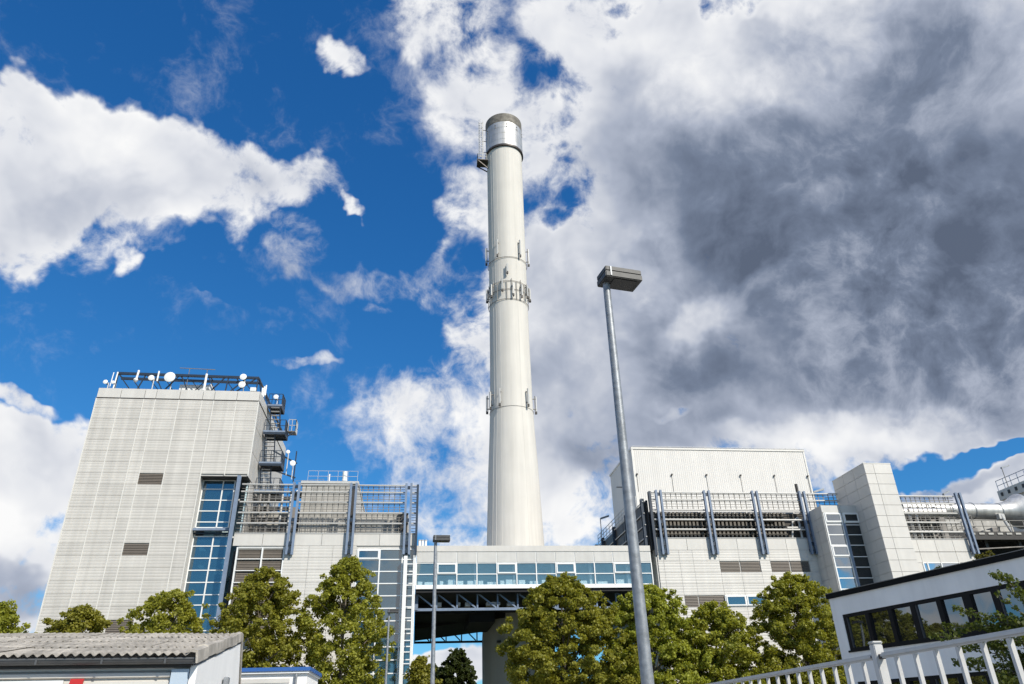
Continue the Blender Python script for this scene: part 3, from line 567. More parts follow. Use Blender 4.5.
# three pale vent stacks right of the hall
for k, x in enumerate((.12, .36, .62)):
    t = thing('vent_stack', ORD[k] + ' of three short pale vent stacks between the left hall and the bridge roof', 'vent', (x, 61.6, 14.75), 'vent stacks beside the bridge roof')
    MB().tube((x, 61.6, 14.75), (x, 61.6, 15.55), .1, 12).build('pipe', WHITE, t, smooth=True); MB().tube((x, 61.6, 15.55), (x, 61.6, 15.62), .12, 12).build('cap', RAIL, t)

# ================================================================ glazed bridge
B = thing('glazed_bridge', 'white glazed bridge on a blue truss linking the two plant halls', 'bridge', (9.5, YF, 9.7))
bx0, bx1 = -.10, 19.25
box('parapet', FASC, B, bx0, bx1, YF - .03, YF + .3, 14.34, 14.80)
box('roof', BACK, B, bx0, bx1, YF + .3, 82.6, 14.45, 14.7)
mx = [-.08 + 1.608 * i for i in range(13)]
panels('spandrel_panel', TILEM, B, mx, [13.45, 14.32], YF + .02, gap=.07)
box('spandrel_wall', WHITE, B, bx0, bx1, YF + .03, YF + .25, 13.42, 14.34)
glazing(B, mx, [11.72, 12.57, 13.44], YF + .1, G_TEAL, bar=.085, framed={(i, 1) for i in (1, 4, 7, 10)})
box('sill', WHITE, B, bx0, bx1, YF - .06, YF + .3, 11.44, 11.68)
box('floor', BACK, B, bx0, bx1, YF + .3, 64.5, 11.46, 11.66); box('back_wall', INTER, B, bx0, bx1, 63.6, 63.75, 11.66, 14.45)
for k in range(6): box('column', WHITE, B, 1.4 + 3.2 * k, 1.6 + 3.2 * k, 61.2, 61.4, 11.66, 14.4)
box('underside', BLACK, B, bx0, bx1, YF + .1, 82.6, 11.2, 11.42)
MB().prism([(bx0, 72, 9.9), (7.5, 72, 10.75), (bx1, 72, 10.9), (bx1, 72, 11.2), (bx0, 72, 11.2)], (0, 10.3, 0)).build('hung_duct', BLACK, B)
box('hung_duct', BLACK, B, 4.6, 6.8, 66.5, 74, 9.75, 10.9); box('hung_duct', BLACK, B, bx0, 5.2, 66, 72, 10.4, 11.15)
for y, m, zc in ((YF + 1.05, BLUE, 10.04), (82.3, BLACK, 9.75)):  # rear truss coloured black for the shade back there
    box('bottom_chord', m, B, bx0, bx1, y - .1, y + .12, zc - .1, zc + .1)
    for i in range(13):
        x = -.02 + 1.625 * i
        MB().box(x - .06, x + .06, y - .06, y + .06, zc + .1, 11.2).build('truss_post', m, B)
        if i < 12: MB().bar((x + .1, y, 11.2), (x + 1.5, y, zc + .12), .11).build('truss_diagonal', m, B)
box('end_post', BLUE, B, -.14, .14, YF + .9, YF + 1.2, 10.0, 11.2)
for i, (x, a) in enumerate([(1.5, .5), (3.2, .3), (3.9, .4), (5.6, 1.1), (7.3, .6)]):
    box('hanging_equipment', PALEEQ, B, x, x + a, 61.2, 62.0, 10.3 + .05 * (i % 2), 10.6)
cw = [(-.0, .45, .42), (.55, .9, .38), (1.75, .35, .46), (2.4, .65, .58), (3.15, .55, .46), (3.95, .75, .46), (4.85, .45, .46), (5.55, .75, .36), (6.6, .4, .46), (7.05, .62, .58), (8.1, .6, .5), (9.0, .75, .42), (10.0, .5, .5), (10.8, .8, .4), (12.0, .6, .5), (13.1, .7, .42), (14.6, .9, .35), (16.2, .7, .5), (17.2, .6, .55)]
for k, (x, w_, h) in enumerate(cw):
    c = thing('cabinet', ORD[k] + ' white cabinet from the left behind the lower panes of the glazed bridge', 'cabinet', (x + w_ / 2, 60.6, 11.66), 'cabinets inside the bridge')
    box('carcass', CABM, c, x + .04, x + w_ - .02, 60.42, 60.8, 11.66, 11.66 + h, bevel=.01); box('door', CABM, c, x + .07, x + w_ - .05, 60.395, 60.42, 11.69, 11.63 + h)

# ================================================================ chimney
CX, CY = 9.9, 75.0
C = thing('chimney', 'very tall pale concrete chimney with a stainless sleeve at its top', 'chimney', (CX, CY, 0))
prof = [(3.5, 0), (3.5, 9), (3.32, 12), (2.95, 18), (2.70, 26), (2.52, 30), (2.39, 34), (2.34, 40), (2.31, 46), (2.32, 56), (2.35, 70.3)]
MB().lathe(prof, CX, CY, 72).build('shaft', CONC, C, smooth=True)
sl = MB().lathe([(2.50, 70.2), (2.50, 74.35)], CX, CY, 72, cap=False).build('steel_sleeve', STEEL, C, smooth=True)
for k, z in enumerate((71.2, 72.3, 73.3)): MB().lathe([(2.50, z - .03), (2.515, z), (2.50, z + .03)], CX, CY, 72, cap=False).build('sleeve_joint', STEEL, sl, smooth=True)
MB().lathe([(2.35, 70.0), (2.57, 70.02), (2.57, 70.3), (2.51, 70.32)], CX, CY, 72, cap=False).build('sleeve_rim', BAND, C, smooth=True)
MB().lathe([(2.51, 74.3), (2.51, 75.8), (2.2, 75.8), (2.2, 72)], CX, CY, 72, cap=False).build('sooty_rim', RUST, C, smooth=True)
for k in range(10):
    a = k * math.pi / 5 + .35
    for z in (73.3, 73.75): MB().box(CX + 2.5 * math.cos(a) - .06, CX + 2.5 * math.cos(a) + .06, CY + 2.5 * math.sin(a) - .06, CY + 2.5 * math.sin(a) + .06, z, z + .14).build('bolt_plate', BAND, sl)
# formwork lines down the shaft, standing a little proud
for k in range(9):
    a = math.radians((186, 193, 207, 212, 222, 236, 262, 291, 330)[k]); b = MB()
    for (r0, z0), (r1, z1) in zip(prof[2:-1], prof[3:]):
        b.bar((CX + r0 * math.cos(a), CY + r0 * math.sin(a), z0), (CX + r1 * math.cos(a), CY + r1 * math.sin(a), z1), .03, .02)
    b.build('formwork_line', CONC, C)
def shaft_r(z):
    for (r0, z0), (r1, z1) in zip(prof[:-1], prof[1:]):
        if z0 <= z <= z1: return r0 + (r1 - r0) * (z - z0) / (z1 - z0)
    return 2.35
# side ladder with landing at the top left
lx = CX - 3.2
ld = MB()
for dx in (-.28, .28): ld.box(lx + dx - .03, lx + dx + .03, CY - .35, CY - .29, 68.7, 76.0)
for k in range(22): ld.box(lx - .25, lx + .25, CY - .34, CY - .30, 69 + k * .32, 69.05 + k * .32)
lo = ld.build('ladder', RAIL, C)
cg = MB()
for k in range(7): cg.lathe([(.30, 69.8 + k * 1.0), (.30, 69.86 + k * 1.0)], lx, CY - .65, 14, cap=False)
for a in range(0, 360, 60): cg.bar((lx + .30 * math.cos(R(a)), CY - .65 + .30 * math.sin(R(a)), 69.8), (lx + .30 * math.cos(R(a)), CY - .65 + .30 * math.sin(R(a)), 75.9), .03)
cg.build('ladder_cage', RAIL, lo)
pf = MB(); pf.box(lx - .55, CX - 2.3, CY - 1.1, CY + .4, 68.5, 68.62); pf.bar((lx - .5, CY - 1.0, 68.5), (CX - 2.3, CY - .6, 67.5), .12); pf.bar((lx - .5, CY + .3, 68.5), (CX - 2.3, CY + .1, 67.5), .12)
for z in (70.5, 72.5, 74.5): pf.bar((lx + .2, CY - .32, z), (CX - 2.4, CY - .32, z), .06)
po = pf.build('ladder_platform', BAND, C)
rl = MB(); railing(rl, (lx - .5, CY - 1.05, 68.6), (CX - 2.5, CY - 1.05, 68.6), 2, 1.0, .025); railing(rl, (lx - .5, CY - 1.05, 68.6), (lx - .5, CY + .35, 68.6), 2, 1.0, .025); rl.build('platform_rail', RAIL, po)
# bands and cable runs
def ring(z, r=.035, off=.10, name='antenna_ring', k=40):
    rr = shaft_r(z) + off; MB().lathe([(rr - r, z), (rr, z - r), (rr + r, z), (rr, z + r), (rr - r, z)], CX, CY, k, cap=False).build(name, GRATE, C, smooth=True)
for z in (52.2, 48.75, 47.6, 46.25): ring(z)
ring(32.6, .02, .03)
b = MB()
for a in range(175, 366, 14):
    for z0, z1 in ((46.25, 48.75),):
        rr = shaft_r(47) + .12
        if a % 28 < 14: b.bar((CX + rr * math.cos(R(a)), CY + rr * math.sin(R(a)), z0), (CX + rr * math.cos(R(a)), CY + rr * math.sin(R(a)), z1), .06)
        else: b.bar((CX + rr * math.cos(R(a)), CY + rr * math.sin(R(a)), 47.6), (CX + rr * math.cos(R(a)), CY + rr * math.sin(R(a)), z1 + .35), .06)
b.build('ring_uprights', GRATE, C)
def panel_ant(a, z, h, w, label, group, off=.34):
    rr = shaft_r(z) + off; ca, sa = math.cos(R(a)), math.sin(R(a)); x, y = CX + rr * ca, CY + rr * sa
    t = thing('panel_antenna', label, 'antenna', (x, y, z), group)
    b = MB(); n = Vector((ca, sa, 0)); s = Vector((-sa, ca, 0)); p = Vector((x, y, z)); q = []
    for ds, dn in ((-w / 2, 0), (w / 2, 0), (w / 2 * .7, .1), (-w / 2 * .7, .1)): q.append(p + s * ds + n * dn)
    b.prism([tuple(e) for e in q], (0, 0, h)); b.build('panel', ANTM, t)
    b = MB(); b.tube(p - n * .1 + Vector((0, 0, -.35)), p - n * .1 + Vector((0, 0, h + .1)), .05, 6)
    for zz in (.15 * h, .85 * h): b.bar(p + Vector((0, 0, zz)), p - n * (off + .05) + Vector((0, 0, zz)), .09)
    b.build('bracket', GRATE, t); b = MB(); b.box(x - .1, x + .1, y - .1, y + .1, z - .3, z - .05); b.build('feed_box', DARK, t)
for k, a in enumerate((183, 236, 300, 352)): panel_ant(a, 52.6, 2.2, .22, ORD[k] + ' of four slim panel antennas above the uppermost chimney ring', 'antennas on the upper chimney ring')
panel_ant(262, 49.9, 1.1, .24, 'small panel antenna alone between the two upper rings of the chimney', None)
for k, a in enumerate((184, 214, 248, 276, 300, 322, 340, 356)): panel_ant(a, 46.8 + (a % 3) * .35, 1.5, .2, ORD[k] + ' panel antenna from the left on the crowded middle chimney rings', 'antennas on the middle chimney rings')
for k, a in enumerate((178, 205, 235, 305, 357)): panel_ant(a, 32.9, 1.8, .24, ORD[k] + ' of five panel antennas on the low single chimney ring', 'antennas on the low chimney ring')
for (dx, z, s) in ((-.4, 8.6, .18), (-.3, 4.7, .3)):
    t = thing('wall_lamp', 'upper dark wall lamp on the chimney column under the bridge' if s < .2 else 'lower dark wall lamp on the chimney column under the bridge', 'wall lamp', (CX - 2 + dx, CY - 3.0, z))
    box('housing', DARK, t, CX - 2 + dx, CX - 2 + dx + s * 2, CY - 3.3, CY - 2.9, z, z + s, bevel=.02); box('arm', GRATE, t, CX - 2 + dx + s * .7, CX - 2 + dx + s * 1.3, CY - 2.95, CY - 2.5, z + s * .3, z + s * .6)

# ================================================================ right hall
BROWN2 = mat('dull_brown_recess', (.05, .043, .036), .7)
LOUV = mat('brown_grey_louvre_fin', (.125, .11, .09), .65, 0, .1, 3)
Q = thing('industrial_hall', 'right plant hall with dark louvres, a tube screened deck and taupe vents', 'building', (27, YF, 0))
rx0, rx1 = 19.80, 33.86
w = MB(); w.box(rx0 + .05, rx1, YF + .06, 80, 0, 15.4); w.box(39.3, 48.6, YF + .06, 62, 0, 15.28); w.box(rx1, 39.3, YF + .06, 80, 0, 17.4); w.build('wall', BACK, Q)
fx = [rx0, 20.3, 22.5, 24.72, 26.93, 29.13, 31.33, 33.53, rx1]
panels('fascia_panel', FASC, Q, fx, [14.42, 15.38], YF, gap=.03)
box('fascia_edge', RAIL, Q, rx0, rx1, YF - .06, YF + .2, 15.39, 15.46)
rr_ = [14.41 - .91 * i for i in range(13)][::-1]
def vent_here(x, z): return (25.0 < x < 29.0 or 29.4 < x < 33.2) and 12.6 < z < 13.5
px_ = [rx0, 20.3, 21.68, 22.86, 25.12, 26.9, 28.68, 29.6, 31.33, 33.06, rx1]
def rskip(x, z):
    if 25.12 < x < 28.68 and (12.6 < z < 13.5): return True
    if 29.6 < x < 33.06 and (12.6 < z < 13.5): return True
    if 21.68 < x < 25.1 and (9.9 < z < 10.77): return True
    if 25.12 < x < 28.68 and (9.9 < z < 10.77): return True
    return False
panels('cladding_panel', CLADW, Q, px_, rr_, YF, ribs=4, skip=rskip)
for (a, b_) in [(25.16, 26.86), (26.96, 28.64), (29.64, 31.29), (31.39, 33.02)]: louvre('vent_louvre', Q, a, b_, YF, 12.63, 13.47, 7)
for (a, b_) in [(21.72, 22.83), (22.92, 25.08)]: louvre('vent_louvre', Q, a, b_, YF, 9.9, 10.75, 7)
glazing(Q, [25.14, 26.9, 28.66], [9.9, 10.76], YF, G_BLUE, framed={(0, 0), (1, 0)})
panels('fascia_panel', FASC, Q, [39.45, 41.4, 43.5, 45.2, 46.9, 48.65], [14.25, 15.3], YF, gap=.03)
box('fascia_edge', RAIL, Q, 39.4, 48.65, YF - .06, YF + .2, 15.31, 15.38)
panels('cladding_panel', FASC, Q, [39.45, 41.4, 43.5, 45.2, 46.9, 48.65], [10.55 - .92 * 4 + .92 * k for k in range(9)], YF, gap=.03, skip=lambda x, z: 43.5 < x < 46.9 and 12.3 < z < 13.3)
glazing(Q, [43.5, 43.9, 45.2, 46.9], [12.4, 13.3], YF, G_SKY)
for x in (20.45, 24.78, 29.18, 33.58, 48.62): twin(Q, x, 14.0, 19.48)
ibeam(19.75, YF - .1, 14.0, 19.45, .22, .3).build('steel_post', DKBLUE, Q)
ZR = [19.33, 18.70, 17.80]
ZR2 = [16.97, 16.13]
for a, b_ in [(19.9, 20.15), (20.72, 24.5), (25.05, 28.9), (29.45, 33.3), (33.85, 37.2)]:
    screen(Q, a, b_, ZR, YF - .1, max(1, round((b_ - a) / .47)), low=0)
    if b_ < 37:
        for z in ZR2: MB().tube((a, YF - .1, z), (b_, YF - .1, z), .08, 8).build('screen_rail', RAIL, Q, smooth=True)
# deep louvre bank behind the lower rails
box('louvre_back', BROWN2, Q, 19.9, 33.8, YF + .75, YF + .9, 15.46, 17.75)
LZ = [(15.48, 16.08), (16.16, 16.93), (17.0, 17.74)]
for k in range(3):
    for (a, b_) in [(19.95, 24.4), (24.5, 28.9), (29.0, 31.9)]:
        f = MB(); n = int((b_ - a) / .34)
        for i in range(n):
            x = a + (b_ - a) * (i + .5) / n; f.box(x - .095, x + .095, YF + .42, YF + .7, LZ[k][0], LZ[k][1])
        for j in range(2): f.box(a, b_, YF + .36, YF + .72, LZ[k][0] + .36 * j, LZ[k][0] + .05 + .36 * j)
        f.build('louvre_bank', LOUV, Q)
for (p, q, r) in [((31.9, 60.3, 16.4), (33.4, 60.3, 16.4), .09), ((32.2, 60.3, 15.5), (32.5, 60.3, 16.9), .08), ((33.1, 60.3, 15.5), (33.1, 60.3, 17.2), .1), ((32.5, 60.35, 16.9), (33.1, 60.35, 17.3), .08), ((30.1, 60.2, 17.05), (31.0, 60.2, 17.05), .1)]:
    MB().tube(p, q, r, 8).build('pipe', RAIL, Q, smooth=True)
# deck roofs
box('deck_roof', BACK, Q, 19.9, 39.3, YF + 1.0, 79.8, 17.75, 17.95)
# dark left flank with pale rails
box('flank_backing', DARK, Q, 19.45, 19.6, YF + .3, 78.4, 14.5, 18.75)
for j in range(5):
    for k in range(4):
        y0 = YF + .5 + 3.6 * j; MB().prism([(19.42, y0, 14.7 + 1.0 * k), (19.30, y0, 14.75 + 1.0 * k), (19.30, y0, 15.55 + 1.0 * k), (19.42, y0, 15.6 + 1.0 * k)], (0, 3.45, 0)).build('flank_louvre', DARK, Q)
for k in range(5): MB().tube((19.22, YF + .4, 14.66 + 1.0 * k), (19.22, 78.4, 14.66 + 1.0 * k), .05, 6).build('screen_rail', RAIL, Q, smooth=True)
for y in (YF + .5, 65.8, 70.5, 75.2, 78.3): ibeam(19.2, y, 13.6, 18.95, .3, .3).build('steel_post', DKBLUE, Q)
box('flank_wall', CLADW, Q, 19.68, 19.8, YF + .05, 79.8, 0, 14.5)
rl = MB(); railing(rl, (19.4, 63, 18.78), (19.4, 78.2, 18.78), 12, 1.1, .025, 3); rl.build('flank_railing', RAIL, Q)
def site_lamp(x, y, z, h, arm, label):
    t = thing('deck_lamp', label, 'lamp', (x, y, z)); MB().tube((x, y, z), (x, y, z + h), .045, 8).build('pole', GRATE, t)
    MB().prism([(x + arm * .05, y, z + h - .05), (x + arm, y, z + h + .25), (x + arm, y, z + h + .42), (x + arm * .05, y, z + h + .12)], (0, .25, 0)).build('lamp_head', GALV, t)
site_lamp(19.4, 76.5, 18.8, 2.5, 1.0, 'small lamp on a pole at the dark flank railing of the right hall')
site_lamp(38.4, 66, 17.9, 3.4, 1.2, 'small lamp on a pole right of the white corrugated block')
MB().tube((33.9, 60.9, 17.9), (33.9, 60.9, 20.5), .13, 10).build('vent_pipe', DARK, Q, smooth=True)

# ---------------- white corrugated block on the right hall
Wb = thing('plant_block', 'large white corrugated block rising behind the right hall deck', 'building', (29, 65, 17.95))
wx0, wx1 = 20.13, 37.75
nW = 29; b = MB()
box('core', BACK, Wb, wx0 + .06, wx1 - .06, 65.08, 73.6, 17.95, 25.2)
def trapez(n, x0, x1): return steps(x0, x1, n)
pb = MB(); st = .20; nn = int((wx1 - wx0) / st)
for i in range(nn):
    x = wx0 + i * st
    for (xa, ya), (xb, yb) in (((0, -.04), (.06, -.04)), ((.06, -.04), (.09, -.052)), ((.09, -.052), (.17, -.052)), ((.17, -.052), (.20, -.04))):
        pb.quad((x + xa, 65.06 + ya, 18.0), (x + xb, 65.06 + yb, 18.0), (x + xb, 65.06 + yb, 25.1), (x + xa, 65.06 + ya, 25.1))
pb.build('corrugated_front', WHITEB, Wb)
pb = MB(); nn = int(8.5 / st)
for i in range(nn):
    y = 65.05 + i * st
    for (ya, xa), (yb, xb) in (((0, 0), (.09, 0)), ((.09, 0), (.13, -.055)), ((.13, -.055), (.26, -.055)), ((.26, -.055), (.30, 0))):
        pb.quad((wx0 + .05 + xa, y + ya, 18.0), (wx0 + .05 + xb, y + yb, 18.0), (wx0 + .05 + xb, y + yb, 25.1), (wx0 + .05 + xa, y + ya, 25.1))
pb.build('corrugated_side', WHITEB, Wb)
MB().box(wx0 - .06, wx1 + .04, 64.94, 73.7, 25.1, 25.28).build('roof_edge', JOINT, Wb)
MB().box(wx0 - .065, wx1 + .045, 64.935, 65.3, 25.28, 25.31).build('edge_dark_strip', RUST, Wb)  # thin dark strip along the top of the roof edge
box('corner_trim', JOINT, Wb, wx0 - .03, wx0 + .14, 64.97, 65.12, 18.0, 25.1); box('corner_trim', JOINT, Wb, wx1 - .12, wx1 + .03, 64.97, 65.12, 18.0, 25.1)
for k in range(6):
    x = 20.39 + 3.43 * k; t = thing('wall_lamp', ORD[k] + ' small dark wall lamp of the row across the white corrugated block', 'wall lamp', (x, 64.9, 22.5), 'lamps across the white block')
    box('housing', DARK, t, x - .06, x + .06, 64.82, 65.0, 22.50, 22.64); box('cable', GRATE, t, x - .012, x + .012, 64.97, 65.0, 20.9, 22.48)
rl = MB(); railing(rl, (wx0 + .3, 65.6, 25.28), (wx1 - .3, 65.6, 25.28), 14, .35, .012, 1); rl.build('roof_safety_rail', RAIL, Wb)
box('side_door', DARK, Wb, wx0 - .02, wx0 + .03, 68.2, 69.0, 20.3, 22.4); box('side_arm', GRATE, Wb, wx0 - .7, wx0, 69.0, 69.1, 22.5, 22.58)

# ================================================================ glazed stair annex and panelled tower on the right
G_DIM2 = glass('stairwell_glass', (.4, .5, .5), (.015, .02, .022), .34, .35)
A = thing('stair_annex', 'narrow glazed stairwell box in grey panels left of the panelled tower', 'building', (35.5, 58.8, 0))
ax0, ax1, ay = 33.84, 37.24, 57.6
w = MB(); w.box(ax0 + .04, ax0 + .16, ay + .06, YF, 0, 17.6); w.box(ax0 + .16, ax1 + .06, ay + .05, YF + .05, 17.0, 17.6); w.box(ax0 + .16, ax1, YF - .1, YF + .04, 0, 17.0); w.build('wall', BACK, A)
panels('fascia_panel', TILEM, A, [ax0, 35.52, ax1 - .2], [17.02, 17.65], ay, gap=.025)
panels('side_panel', TILEM, A, [ay, 58.85, YF + .05], [17.65 - .98 * i for i in range(16)][::-1], ax0 + .04, face='-x', gap=.03)
gzs = [17.0, 16.18, 15.99, 15.16, 14.3, 13.36, 12.52, 11.66, 10.8, 9.95, 9.1][::-1]
glazing(A, [ax0 + .14, 35.50], gzs, ay + .06, G_DIM2, framed={(0, 9), (0, 5)}, bar=.10)
glazing(A, [35.68, 37.06], gzs, ay + .06, G_DIM, framed={(0, 9)}, bar=.08)
box('centre_mullion', BLUE, A, 35.5, 35.68, ay - .1, ay + .04, 6, 16.1)
for k in range(4):
    z = 9.2 + 1.9 * k; MB().bar((34.2 if k % 2 else 36.8, 59.0, z), (36.8 if k % 2 else 34.2, 59.0, z + 1.7), .16, .3).build('stair_flight', PALEEQ, A)
Tw = thing('panelled_tower', 'narrow tall tower clad in square pale metal panels on the right hall', 'building', (38.2, 57.5, 0))
tx0, tx1, ty = 37.0, 39.45, 54.95
box('wall', BACK, Tw, tx0 + .04, tx1 - .04, ty + .04, 60.05, 0, 20.5)
trow = [20.52 - .885 * i for i in range(20)][::-1]
panels('front_panel', FASC, Tw, [tx0, 37.86, tx1], trow, ty + .03, gap=.03)
panels('side_panel', FASC, Tw, [ty, 56.7, 58.4, 60.1], trow, tx0 + .03, face='-x', gap=.03)
panels('side_panel', FASC, Tw, [ty, 56.7, 58.4, 60.1], trow[-8:], tx1 - .03, face='+x', gap=.03)
box('roof_cap', JOINT, Tw, tx0 - .02, tx1 + .02, ty - .02, 60.12, 20.5, 20.57)

# ---------------- screened pipe deck right of the tower
ZS = [19.18, 18.50, 17.62, 16.80, 15.95]
screen(Q, 39.5, 48.3, ZS, YF - .1, 19)
rnd = random.Random(8)
for k in range(11):
    x = 39.8 + .8 * k; box('plant_frame', EQDK if k % 3 else PALEEQ, Q, x, x + .14, 62.2, 62.4, 15.3, 18.9)
for k in range(5): box('plant_frame', EQUIP, Q, 39.6, 48.2, 62.45, 62.6, 15.4 + .8 * k, 15.52 + .8 * k)
for (x0, x1, z0, z1, m) in [(40, 42.5, 15.4, 17.1, EQUIP), (43, 44.4, 15.4, 18.6, PALEEQ), (44.9, 48, 15.4, 16.9, EQDK), (39.6, 41.9, 17.2, 18.9, EQUIP), (44.4, 48.2, 16.9, 17.7, EQUIP), (45.6, 49.2, 15.4, 18.4, EQUIP), (41, 43, 17.4, 18.2, EQDK)]: box('machine_block', m, Q, x0, x1, 63, 65, z0, z1)
for p, q, r, m in [((43.0, 61.8, 18.2), (48.4, 61.8, 18.2), .42, STEEL), ((44.6, 61.5, 15.4), (44.6, 61.5, 18.4), .16, RAIL), ((45.3, 61.5, 15.4), (45.3, 61.5, 17.9), .1, RAIL), ((40, 61.5, 16.4), (47.5, 61.5, 16.4), .1, RAIL), ((42.2, 61.5, 15.4), (42.2, 61.5, 17.5), .12, EQUIP)]:
    MB().tube(p, q, r, 14).build('pipe', m, Q, smooth=True)
MB().bar((40, 61.7, 16.3), (42, 61.7, 17.7), .1).build('plant_frame', EQDK, Q)
site_lamp(48.3, 61, 19.1, .6, .7, 'tiny lamp at the end of the tube screen right of the panelled tower')

# ================================================================ pipe, gantry and silo at the far right
PB = thing('flue_pipe', 'fat silver insulated pipe running off to the right behind the hall', 'pipe', (55, 66, 18.9))
MB().tube((47.0, 66, 19.62), (57.6, 66, 19.45), .80, 28).build('duct', STEEL, PB, smooth=True)
for x in (49.6, 52.1, 54.6, 57.5): MB().tube((x, 66, 19.58 - .016 * (x - 50)), (x + .12, 66, 19.58 - .016 * (x - 50)), .835, 28).build('clamp_ring', GALV, PB, smooth=True)
b = MB(); k = 22; pts = [(57.6, 19.45, .82), (58.2, 19.45, .95), (58.8, 19.45, 1.15), (59.3, 19.5, 1.4), (59.9, 19.5, 1.75)]
for i, (x, z, r) in enumerate(pts):
    t = 0
    for j in range(k): a = 2 * math.pi * j / k; b.v.append((x - r * math.cos(a) * math.sin(t), 66 + r * math.sin(a), z + r * math.cos(a) * math.cos(t)))
for i in range(4):
    for j in range(k): j2 = (j + 1) % k; b.f.append((i * k + j, i * k + j2, (i + 1) * k + j2, (i + 1) * k + j))
b.build('elbow', STEEL, PB, smooth=True)
MB().tube((57.0, 65.1, 18.9), (57.6, 64.4, 15.0), .14, 8).build('strut', RAIL, PB); box('saddle', RAIL, PB, 56.7, 57.3, 65.0, 65.4, 18.5, 19.0)
rb_ = thing('rear_hall', 'pale plant wall standing behind the silver pipe and gantry', 'building', (60, 82, 0))
box('wall', PALEEQ, rb_, 50, 92, 84, 90, 0, 24.0); box('roof_edge', JOINT, rb_, 49.9, 92.1, 83.9, 90.1, 24.0, 24.2)
for k in range(9): MB().bar((52.5 + 3.4 * k, 83.7, 17), (55.5 + 3.4 * k, 83.7, 22.4), .2).build('brace', EQDK, rb_)
G = thing('pipe_gantry', 'dark steel walkway gantry with railings under the silver pipe', 'gantry', (54, 65, 0))
box('walkway', EQDK, G, 49.2, 64, 63.6, 66.8, 16.55, 16.75); box('edge_beam', DARK, G, 49.2, 64, 63.4, 63.6, 16.1, 16.85)
box('black_backing', BLACK, G, 49.0, 64, 66.5, 67, 11, 16.5)  # upright black sheet closing the space below the walkway
rl = MB(); railing(rl, (52, 63.6, 16.85), (63.5, 63.6, 16.85), 8, 1.1, .03, 2); rl.build('railing', GRATE, G)
rl = MB(); railing(rl, (49.3, 65.2, 15.5), (53.8, 65.2, 17.9), 7, 1.0, .03, 2); rl.build('stair_rail', GRATE, G)
for x in (51.0, 53.7, 57.2, 60.5): ibeam(x, 64.2, 0, 16.55, .3, .3).build('column', EQDK, G)
for k, z in enumerate((12.6, 13.9, 15.2)): MB().bar((49.3, 64.0, z), (60, 64.0, z + .5), .1).build('cross_pipe', EQUIP, G)
for k in range(9): box('cleat', PALEEQ, G, 51.6 + k * .95, 52.15 + k * .95, 63.33, 63.4, 16.55, 16.72)
for k, (x, z, s) in enumerate([(53.5, 17.2, .9), (55.0, 17.1, .7), (56.0, 17.3, .8), (50.6, 17.3, 1.1)]): box('valve_box', PALEEQ if k % 2 else EQUIP, G, x, x + s, 65.6, 66.4, z - .4, z + s * .6)
S = thing('concrete_bunker', 'pale concrete bunker building with a railed roof at the far right edge', 'building', (74, 68, 0))
box('shell', CONC, S, 66.6, 82, 62, 75, 0, 23.2); box('upper_band', CONC, S, 66.35, 82.2, 61.8, 75.2, 23.2, 24.3)
for k in range(11): box('corbel', DARK, S, 66.28, 66.36, 74.4 - 1.1 * k, 74.7 - 1.1 * k, 23.6, 24.0)
rl = MB(); railing(rl, (66.45, 75, 24.3), (66.45, 62, 24.3), 12, 1.15, .028); railing(rl, (66.45, 62, 24.3), (80, 62, 24.3), 12, 1.15, .028); rl.build('railing', BLUE, S)
site_lamp(67.3, 74.4, 24.3, 2.6, 1.1, 'small lamp on a pole above the railed roof of the concrete bunker')

# ================================================================ street lamps
def street_lamp(x, y, rot, label, detail=True):
    t = thing('street_lamp', label, 'street lamp', (x, y, 0), 'street lamps with box heads', rotz=rot)
    MB().tube((0, 0, 0), (0, 0, 8.0), .092, 20, .058).build('pole', GALV, t, smooth=True)
    b = MB().box(-.105, .545, -.24, .135, 8.0, 8.11).build('lamp_head', LAMPM, t, bevel=.012)
    MB().box(-.10, .54, -.235, .13, 8.113, 8.205).build('lamp_lid', LAMPM, t, bevel=.012)
    MB().box(.06, .45, -.20, .08, 7.988, 7.999).build('lamp_cover', LENS, t)
    MB().box(-.025, .0, -.249, -.24, 8.02, 8.19).build('clip', GALV, b)
    MB().tube((0, 0, 0), (0, 0, .9), .12, 16, .11).build('pole_base', GALV, t, smooth=True)
street_lamp(2.925, 9.83, R(10), 'nearest and tallest looking grey street lamp with box head against dark cloud')
street_lamp(.66, 28.4, R(2), 'grey street lamp in front of the glazed bridge, second from the camera')
street_lamp(-1.62, 47.5, R(2), 'small distant street lamp standing among the tree crowns left of the bridge')

